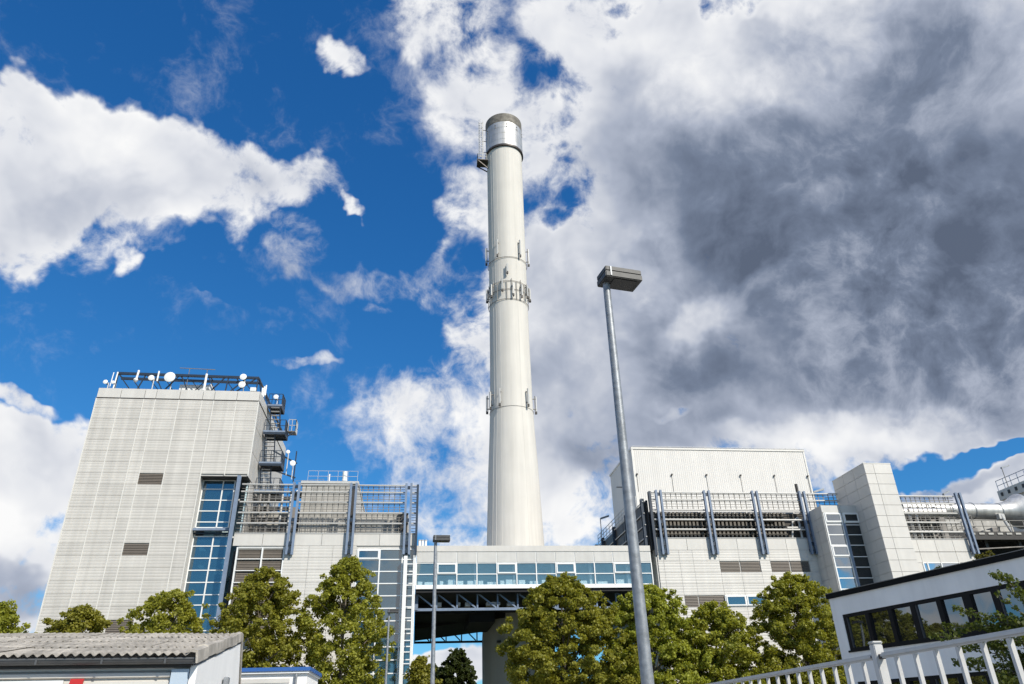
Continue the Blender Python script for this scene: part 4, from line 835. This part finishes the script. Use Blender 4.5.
# ================================================================ white railing on a low wall, front right
FX, FR = 2.5, R(-2.4)                 # runs away from the camera
wl_ = thing('low_wall', 'low plastered wall carrying the white railing', 'wall', (FX, 5, 0), rotz=FR)
box('masonry', PLAST, wl_, -.12, .12, -7, 9, 0, .84); box('coping', PAVE, wl_, -.16, .16, -7, 9, .845, .9)
F = thing('metal_railing', 'white painted metal railing with round bars at the bottom right', 'railing', (FX, 5, .9), rotz=FR)
ftop = 1.0
posts = [-5.3, -1.05, 3.2, 7.45]
for y in posts:
    o = MB().box(-.025, .025, y - .025, y + .025, 0, ftop + .045).build('post', PAINT, F, bevel=.004)
    MB().prism([(-.030, y - .030, ftop + .046), (.030, y - .030, ftop + .046), (.030, y + .030, ftop + .046), (-.030, y + .030, ftop + .046)], (0, 0, .014)).build('post_cap', PAINT, o, bevel=.006)
for a, b_ in zip(posts[:-1], posts[1:]):
    MB().box(-.018, .018, a + .045, b_ - .045, ftop - .027, ftop).build('top_rail', PAINT, F, bevel=.008)
    MB().box(-.018, .018, a + .045, b_ - .045, .10, .13).build('bottom_rail', PAINT, F, bevel=.005)
    for e in (a + .038, b_ - .038): MB().box(-.012, .012, e - .012, e + .012, ftop - .03, ftop - .006).build('rail_joint', BAND, F)
    n = 25
    for i in range(1, n):
        y = a + (b_ - a) * i / n; MB().box(-.0095, .0095, y - .0095, y + .0095, .13, ftop - .03).build('bar', PAINT, F)

# ================================================================ office building, front right (its own axes: x runs towards the camera, front faces -y)
O = thing('office_building', 'white rendered two storey office block with black ribbon windows at the right', 'building', (20.2, 35.5, 0), rotz=math.atan2(-10, 2.5))
OL = 16.0
b = MB(); b.box(0, OL, 0, 9, 5.99, 6.80); b.box(0, .62, 0, 9, 0, 5.99); b.box(.62, OL, 0, 9, 3.06, 4.36); b.box(.62, OL, .5, 9, 4.36, 5.99); b.box(.62, OL, .5, 9, 0, 3.06); b.box(.62, OL, 0, .5, 0, 1.4)
b.build('wall', PLASTB, O)
box('roof_edge', COPING, O, -.08, OL, -.09, 9.1, 6.80, 7.02); box('gutter_lip', GRATE, O, -.09, OL, -.11, -.06, 7.02, 7.05)
def ribbon(z0, z1, xs):
    f = MB(); f.box(.622, OL, .03, .16, z1 - .14, z1 - .002); f.box(.622, OL, .03, .16, z0 + .002, z0 + .14); f.box(.55, OL, -.05, .03, z0 - .045, z0 + .035)
    last = .622
    for (a, c) in xs:
        f.box(last, a, .03, .16, z0 + .14, z1 - .14); last = c
    f.box(last, OL, .03, .16, z0 + .14, z1 - .14); f.build('window_frame', FRAME, O)
    for k, (a, c) in enumerate(xs):
        MB().box(a, c, .13, .15, z0 + .14, z1 - .14).build('pane', G_DARK, O)
        for e_ in (a, c - .04): box('sash', FRAME if k % 3 else GUTTER, O, e_, e_ + .04, .06, .13, z0 + .14, z1 - .14)
xs = [(.78, 1.98), (2.2, 3.34), (3.54, 4.58), (4.82, 5.94), (6.16, 7.2), (7.56, 8.5), (8.74, 9.66), (9.95, 11.0), (11.2, 12.3), (12.5, 13.6)]
ribbon(4.36, 5.99, xs); ribbon(1.4, 3.06, xs)
box('blind', BLUEGREY, O, 5.0, 5.9, .25, .28, 4.9, 5.85); box('blind', WHITE, O, 6.3, 7.1, .25, .28, 5.3, 5.85)

# ================================================================ corrugated roof garage, front left (own axes: x along the eaves to the right, y towards the ridge)
SA = R(90 - 84)
S0 = Vector((-3.351, 12.93, 0))
Gs = thing('garage_shed', 'white garage with a grey corrugated fibre cement roof at lower left', 'shed', S0, rotz=SA)
SW, SL = 5.8, 9.0; ez, rz_ = 2.75, 3.63; by = 7.0; bz = 2.15
slope = (rz_ - ez) / SW
gw = MB(); gw.prism([(-.13, .13, 0), (-.13, .13, ez - .14), (-.13, SW, rz_ - .14), (-.13, by, bz), (-.13, by, 0)], (.1, 0, 0)); gw.build('gable_wall', PLAST, Gs)
box('front_wall', WHITE, Gs, -SL, -.14, .25, .33, 0, 2.6)
for k in range(10):                                   # ribbed boarding of the front
    z = 2.44 - .125 * k; MB().prism([(-SL, .245, z), (-SL, .17, z + .02), (-SL, .17, z + .075), (-SL, .245, z + .115)], (SL - .42, 0, 0)).build('ribbed_board', FASC, Gs)
box('corner_trim', BLUEGREY, Gs, -.40, -.14, .12, .25, 0, 2.56)
box('eaves_board', DARK, Gs, -SL, -.12, .09, .24, 2.59, 2.66)
g = MB(); k = 10
for (xa, xb) in ((-SL, -.02),):
    pr_ = [(math.cos(R(180 + 180 * i / k)) * .075, math.sin(R(180 + 180 * i / k)) * .075) for i in range(k + 1)]
    for (a, c), (d, e_) in zip(pr_[:-1], pr_[1:]): g.quad((xa, .02 + a, 2.70 + c), (xb, .02 + a, 2.70 + c), (xb, .02 + d, 2.70 + e_), (xa, .02 + d, 2.70 + e_))
g.box(-SL, -.02, -.065, -.05, 2.69, 2.715); g.box(-.035, -.02, -.055, .095, 2.63, 2.70)
go = g.build('gutter', GUTTER, Gs)
for k in range(9): MB().box(-.5 - k * .9, -.47 - k * .9, -.075, -.062, 2.63, 2.73).build('gutter_bracket', GUTTER, go)
# sheets: waves 130 mm apart; each course laps over the one below
wave = .130; cw_, n_course = wave * 7, 4; rngs = random.Random(3)
def sheet_mesh(nw, length):
    b = MB(); pts = []
    for i in range(nw * 6 + 1): a = i / 6; pts.append((a * wave, .022 * math.cos(2 * math.pi * a)))
    for (x0, z0), (x1, z1) in zip(pts[:-1], pts[1:]):
        b.quad((x0, 0, z0), (x1, 0, z1), (x1, length, z1 + length * slope), (x0, length, z0 + length * slope)); b.quad((x0, 0, z0 - .012), (x1, 0, z1 - .012), (x1, 0, z1), (x0, 0, z0))
        b.quad((x0, length, z0 - .012 + length * slope), (x0, 0, z0 - .012), (x1, 0, z1 - .012), (x1, length, z1 - .012 + length * slope))
    return b.mesh('roof_sheet', CEMENT, Vector((0, 0, 0)), smooth=True)
cl = (SW + .12) / n_course
shm = sheet_mesh(7, cl + .14)
for j in range(n_course):
    for i in range(10):
        y = -.10 + j * cl; x = -.05 - (i + 1) * cw_ - .08 + (.03 if j % 2 else 0)
        inst(shm, 'roof_sheet', Gs, (x, y + rngs.uniform(-.02, .02), ez + .012 + (y + .1) * slope + .014 * j + rngs.uniform(0, .012)))
shb = MB(); shb.quad((-SL, SW, rz_ - .02), (-.05, SW, rz_ - .02), (-.05, by + .1, bz + .0), (-SL, by + .1, bz)); shb.build('rear_roof_slope', CEMENT, Gs)
vg = MB(); n_v = 6
for k in range(n_v):
    y0 = -.12 + (SW + .1) * k / n_v; y1 = -.12 + (SW + .1) * (k + 1) / n_v + .06; za_ = ez + (y0 + .1) * slope; zb_ = ez + (y1 + .1) * slope; l_ = .018 * (k % 2)
    poly = [(-.20, y0, za_ + .05 + l_), (-.10, y0, za_ + .085 + l_), (-.02, y0, za_ + .06 + l_), (.0, y0, za_ - .12 + l_), (-.03, y0, za_ - .12 + l_), (-.05, y0, za_ + .03 + l_)]
    MB().prism(poly, (0, y1 - y0, zb_ - za_)).build('verge_piece', CEMENT, Gs)
MB().prism([(-.0, SW - .06, rz_ + .08), (-.0, SW + .12, rz_ + .06), (-.0, by + .14, bz + .08), (-.0, by + .10, bz - .04), (-.0, SW + .02, rz_ - .14)], (-.14, 0, 0)).build('verge_piece', CEMENT, Gs)
for k in range(11):
    x = -.1 - k * .82; MB().prism([(x, SW - .17, rz_ + .0), (x, SW - .02, rz_ + .06), (x, SW + .08, rz_ + .06), (x, SW + .2, rz_ - .06)], (-.86, 0, .012 * (k % 2))).build('ridge_cap', CEMENT, Gs)
s_ = thing('wall_lamp', 'small grey fitting high on the gable wall of the garage', 'wall lamp', (S0.x, S0.y, 2.5), rotz=SA)
box('housing', GALV, s_, .0, .1, 3.35, 3.55, -.0, .14, bevel=.01); box('stem', GALV, s_, -.04, .0, 3.42, 3.48, -.35, .1)
sg = thing('sign_board', 'white sign board with a red stripe on the garage front', 'sign', (S0.x, S0.y, 1.6), rotz=SA)
box('board', WHITE, sg, -6.5, -1.9, .10, .14, .2, .82)
MB().prism([(-1.88, .09, .2), (-1.70, .09, .2), (-1.62, .09, .84), (-1.80, .09, .84)], (0, .05, 0)).build('red_stripe', RED, sg)

# ================================================================ small flat roofed outbuilding with a blue edge
U = thing('outbuilding', 'low white flat roofed outbuilding with a bright blue roof edge', 'shed', (-4.5, 24, 0))
box('wall', PLAST, U, -7.5, -3.12, 24.08, 26.9, 0, 3.2)
box('roof_edge', BLUEEDGE, U, -7.6, -3.02, 23.94, 27.0, 3.26, 3.36); box('fascia', WHITE, U, -7.56, -3.06, 23.98, 26.96, 3.20, 3.26)
for k in range(3): box('ribbed_board', FASC, U, -7.5, -3.6, 24.05, 24.08, 2.95 - .16 * k, 3.07 - .16 * k)
MB().tube((-3.42, 24.0, 0), (-3.42, 24.0, 3.18), .04, 8).build('downpipe', GALV, U, smooth=True)

# ================================================================ trees: trunk, limbs, crown of single leaves gathered in clumps
def leaf_mat(name, a, b):
    m = bpy.data.materials.new(name); m.use_nodes = True; t = m.node_tree; t.nodes.clear(); N = t.nodes.new; L = t.links.new
    o = N('ShaderNodeOutputMaterial'); at = N('ShaderNodeAttribute'); at.attribute_name = 'tone'
    mx = N('ShaderNodeMix'); mx.data_type = 'RGBA'; L(at.outputs['Fac'], mx.inputs[0]); mx.inputs[6].default_value = a + (1,); mx.inputs[7].default_value = b + (1,)
    oi = N('ShaderNodeObjectInfo'); hv = N('ShaderNodeHueSaturation'); L(mx.outputs[2], hv.inputs['Color'])       # no two trees quite the same green
    for s_, lo, hi in (('Hue', .488, .512), ('Value', .88, 1.18)):
        r_ = N('ShaderNodeMapRange'); L(oi.outputs['Random'], r_.inputs[0]); r_.inputs[3].default_value = lo; r_.inputs[4].default_value = hi; L(r_.outputs[0], hv.inputs[s_])
    p = N('ShaderNodeBsdfPrincipled'); L(hv.outputs[0], p.inputs['Base Color']); p.inputs['Roughness'].default_value = .5; p.inputs['Specular IOR Level'].default_value = .35
    tr = N('ShaderNodeBsdfTranslucent'); g = N('ShaderNodeVectorMath'); g.operation = 'MULTIPLY'; L(hv.outputs[0], g.inputs[0]); g.inputs[1].default_value = (1.25, 1.2, .5); L(g.outputs[0], tr.inputs[0])
    s = N('ShaderNodeMixShader'); s.inputs[0].default_value = .45; L(p.outputs[0], s.inputs[1]); L(tr.outputs[0], s.inputs[2]); L(s.outputs[0], o.inputs[0])
    return m
LEAF = leaf_mat('plane_tree_leaf', (.15, .165, .018), (.40, .395, .06))
LEAFD = leaf_mat('shaded_tree_leaf', (.035, .050, .012), (.070, .085, .020))  # darker leaf copy: shade behind the bridge put into the colour
LEAFY = leaf_mat('young_yellow_green_leaf', (.085, .095, .014), (.17, .16, .03))
def leaves(name, m, parent, centres, radii, n, size, rs, flat=.75):
    """n leaves spread through the clumps; every leaf is a small folded four sided blade"""
    centres = np.array(centres); radii = np.array(radii); w = radii ** 2; idx = rs.choice(len(centres), n, p=w / w.sum())
    d = rs.normal(size=(n, 3)); d /= np.linalg.norm(d, axis=1)[:, None]
    rad = rs.uniform(0, 1, n) ** .55
    pos = centres[idx] + d * (rad * radii[idx])[:, None] * np.array([1, 1, flat])
    nrm = d * .28 + rs.normal(size=(n, 3)) * .6 + np.array([0, 0, .4]); nrm /= np.linalg.norm(nrm, axis=1)[:, None]
    t = rs.normal(size=(n, 3)); t[:, 2] -= .5; t -= nrm * (t * nrm).sum(1)[:, None]; t /= np.linalg.norm(t, axis=1)[:, None]
    s = np.cross(nrm, t); L = size * rs.uniform(.55, 1.2, n)[:, None]; W = L * rs.uniform(.38, .55, n)[:, None]
    v = np.stack([pos - t * L * .5, pos + s * W + nrm * W * .35, pos + t * L * .5, pos - s * W + nrm * W * .35], 1).reshape(-1, 3)
    c = (v.min(0) + v.max(0)) / 2
    me = bpy.data.meshes.new(name); me.vertices.add(4 * n); me.vertices.foreach_set('co', (v - c).astype(np.float32).ravel())
    me.loops.add(4 * n); me.loops.foreach_set('vertex_index', np.arange(4 * n, dtype=np.int32))
    me.polygons.add(n); me.polygons.foreach_set('loop_start', np.arange(0, 4 * n, 4, dtype=np.int32)); me.polygons.foreach_set('loop_total', np.full(n, 4, dtype=np.int32))
    me.update(); a = me.attributes.new('tone', 'FLOAT', 'FACE')
    tone = np.clip(rs.beta(2, 2.4, n) * .8 + rs.uniform(0, .35, len(centres))[idx], 0, 1); a.data.foreach_set('value', tone.astype(np.float32))
    me.materials.append(m); o = bpy.data.objects.new(name, me); col.objects.link(o); place_child(o, parent, Vector(c.tolist())); return o
def tree(name, label, x, y, top, low, rad, nleaf, seed, m=None, size=.165, lean=0.0, shape='oval', cut=1.0, group='plane trees in a row before the plant', trunk_r=.16):
    rs = np.random.RandomState(seed); t = thing(name, label, 'tree', (x, y, 0), group); h = top - low; cs = []; rr = []
    env = {'oval': lambda q: math.sin(math.pi * min(.98, q * .86 + .12)) ** .6, 'cone': lambda q: max(.12, (1 - q) ** .7 * min(1, q * 4 + .45)), 'dome': lambda q: math.sqrt(max(0, 1 - max(0, q - .15) ** 2 / .74)) * (.75 + .25 * min(1, q * 4))}[shape]
    nc = int(150 + rad * h * 9.5); lobes = [(rs.uniform(0, 6.28), rs.uniform(.15, .9), rs.uniform(.55, 1.2)) for _ in range(9)]
    while len(cs) < nc:
        q = rs.uniform(0, 1) ** .9; a = rs.uniform(0, 6.283); k = rs.uniform(.15, 1) ** .55
        r = rad * env(q) * (.84 + .46 * max(math.cos(a - l[0]) * l[2] * math.exp(-((q - l[1]) / .22) ** 2) for l in lobes)); cr = (.22 + .30 * rs.uniform()) * (.8 + .1 * rad) * (1 - .35 * q)
        p = (x + math.cos(a) * max(0, r * k - cr * .4) + lean * q, y + math.sin(a) * max(0, r * k - cr * .4) * .9, low + h * q - cr * .4)
        cs.append(p); rr.append(cr)
    for k in range(int(6 * h)):                                             # loose foliage between the clumps
        q = rs.uniform(.04, .93); a = rs.uniform(0, 6.283); r = rad * env(q) * .82 * rs.uniform(0, 1) ** .5
        cs.append((x + math.cos(a) * r + lean * q, y + math.sin(a) * r * .9, low + h * q - .3)); rr.append(rs.uniform(.55, .85) * (1 - .35 * q))
    for k in range(int(14 + 3 * rad)):                                           # sprigs that break the outline
        a = rs.uniform(0, 6.283); q = rs.uniform(.55, 1.0); r = rad * env(min(q, .97)) * 1.03
        cs.append((x + math.cos(a) * r + lean * q, y + math.sin(a) * r * .9, low + h * q + rs.uniform(-.2, .25))); rr.append(rs.uniform(.18, .30))
    tb = MB(); pts = [(x, y, 0, trunk_r * 1.25), (x + .05, y, low * .6, trunk_r), (x + lean * .3, y, low + h * .3, trunk_r * .7), (x + lean * .7, y, low + h * .65, trunk_r * .4), (x + lean * .9, y, low + h * .9, trunk_r * .14)]
    for a_, b_ in zip(pts[:-1], pts[1:]): tb.tube(a_[:3], b_[:3], a_[3], 10, b_[3])
    tr_ = tb.build('trunk', BARK, t, smooth=True); lb = MB()
    for i in rs.choice(len(cs), min(26, len(cs)), replace=False):
        c = Vector(cs[i]); q = min(.85, max(.05, (c.z - low) / h - .22)); s0 = Vector((x + lean * q, y, low + h * q)); mid = s0.lerp(c, .55) + Vector((0, 0, .12 * (c - s0).length))
        r0 = trunk_r * (.45 - .3 * q); lb.tube(s0, mid, r0, 6, r0 * .6); lb.tube(mid, c, r0 * .6, 6, .012)
    lb.build('limbs', BARK, tr_, smooth=True)
    leaves('crown', m or LEAF, t, cs, rr, int(nleaf * cut * 3.3), size, rs)
    return t
tree('plane_tree', 'olive green plane tree cut off by the left edge, above the garage roof', -26.2, 51, 9.4, 2.6, 3.6, 15000, 1, shape='dome')
tree('plane_tree', 'small rounded plane tree before the left end of the tall tower', -20.7, 51, 9.1, 2.6, 3.0, 14000, 2, shape='dome')
tree('plane_tree', 'plane tree below the lower vent of the tall tower, third from left', -15.3, 51, 10.0, 2.6, 3.3, 17000, 3, shape='dome')
tree('plane_tree', 'tall dense plane tree covering the taupe louvres of the left hall', -9.9, 51, 11.4, 1.6, 3.1, 21000, 4)
tree('plane_tree', 'tallest and loosest plane tree, in front of the left hall glass corner', -4.6, 51, 12.1, 1.6, 3.0, 17000, 5)
tree('plane_tree', 'broad plane tree hiding the chimney foot and part of the bridge', 9.75, 51, 10.7, 2.4, 4.25, 30000, 6, shape='dome')
tree('plane_tree', 'wide plane tree behind the nearest lamp post, under the bridge\'s right end', 15.7, 51, 10.1, 2.0, 3.9, 25000, 7, shape='dome')
tree('plane_tree', 'lower plane tree between the lamp post and the right hall vents', 20.4, 51.5, 9.0, 2.0, 3.3, 18000, 8, shape='dome')
tree('plane_tree', 'full round plane tree beside the left end of the white office block', 26.5, 51, 10.7, 2.0, 3.9, 26000, 9, shape='dome')
tree('young_tree', 'yellow green tree top peeping over the office roof by the steel posts', 46.9, 57, 13.4, 8.5, 1.7, 6000, 10, m=LEAFY, group='trees beyond the row')
tree('young_tree', 'small light green tree under the bridge beside the ladder mast', .45, 55, 6.2, 2.5, 1.1, 3500, 11, group='trees beyond the row')
tree('shade_tree', 'dark tree beyond the bridge, left of the chimney column', 5.2, 97, 10.2, 2.5, 2.6, 9000, 12, m=LEAFD, group='trees beyond the row', size=.3)
tree('shade_tree', 'lower dark tree beyond the bridge, next to the white lamp post', 2.9, 99, 8.6, 2.5, 2.2, 7000, 13, m=LEAFD, group='trees beyond the row', size=.3)
# feathery young tree just beyond the railing, right edge
t = thing('young_tree', 'feathery green young tree at the right edge between railing and office block', 'tree', (8.75, 9.5, 0), 'trees beyond the row')
rs = np.random.RandomState(21); cs, rr = [], []; tw = MB(); tw2 = MB()
tw.tube((8.75, 9.5, 0), (8.7, 9.5, 1.4), .06, 8, .045); tw.tube((8.7, 9.5, 1.4), (8.65, 9.5, 3.3), .045, 8, .012)
for k in range(80):
    a = rs.uniform(0, 6.283); z0 = rs.uniform(.5, 2.7); ln_ = rs.uniform(.7, 1.75) * (1.15 - .25 * z0 / 2.7); up = rs.uniform(-.02, .42)
    p0 = Vector((8.7, 9.5, z0)); p1 = p0 + Vector((math.cos(a) * ln_, math.sin(a) * ln_, up * ln_)); tw2.tube(p0, p1, .014, 5, .004)
    for q in np.linspace(.3, 1.02, 8): c = p0.lerp(p1, float(q)); cs.append((c.x, c.y, c.z + rs.uniform(-.04, .04))); rr.append(rs.uniform(.10, .17) * (1.25 - .5 * q))
for (dx, dy, dz) in ((-.75, .1, 3.05), (-.35, -.1, 3.2)):
    tw2.tube((8.65, 9.5, 2.3), (8.7 + dx, 9.5 + dy, dz), .012, 5, .004)
    for q in np.linspace(.5, 1, 5): cs.append((8.65 + (dx + .05) * q, 9.5 + dy * q, 2.3 + (dz - 2.3) * q)); rr.append(.06)
o = tw.build('trunk', BARK, t, smooth=True); tw2.build('twigs', BARK, o)
leaves('crown', leaf_mat('dark_feathery_leaf', (.040, .060, .012), (.105, .115, .02)), t, cs, rr, 34000, .055, rs, flat=.6)
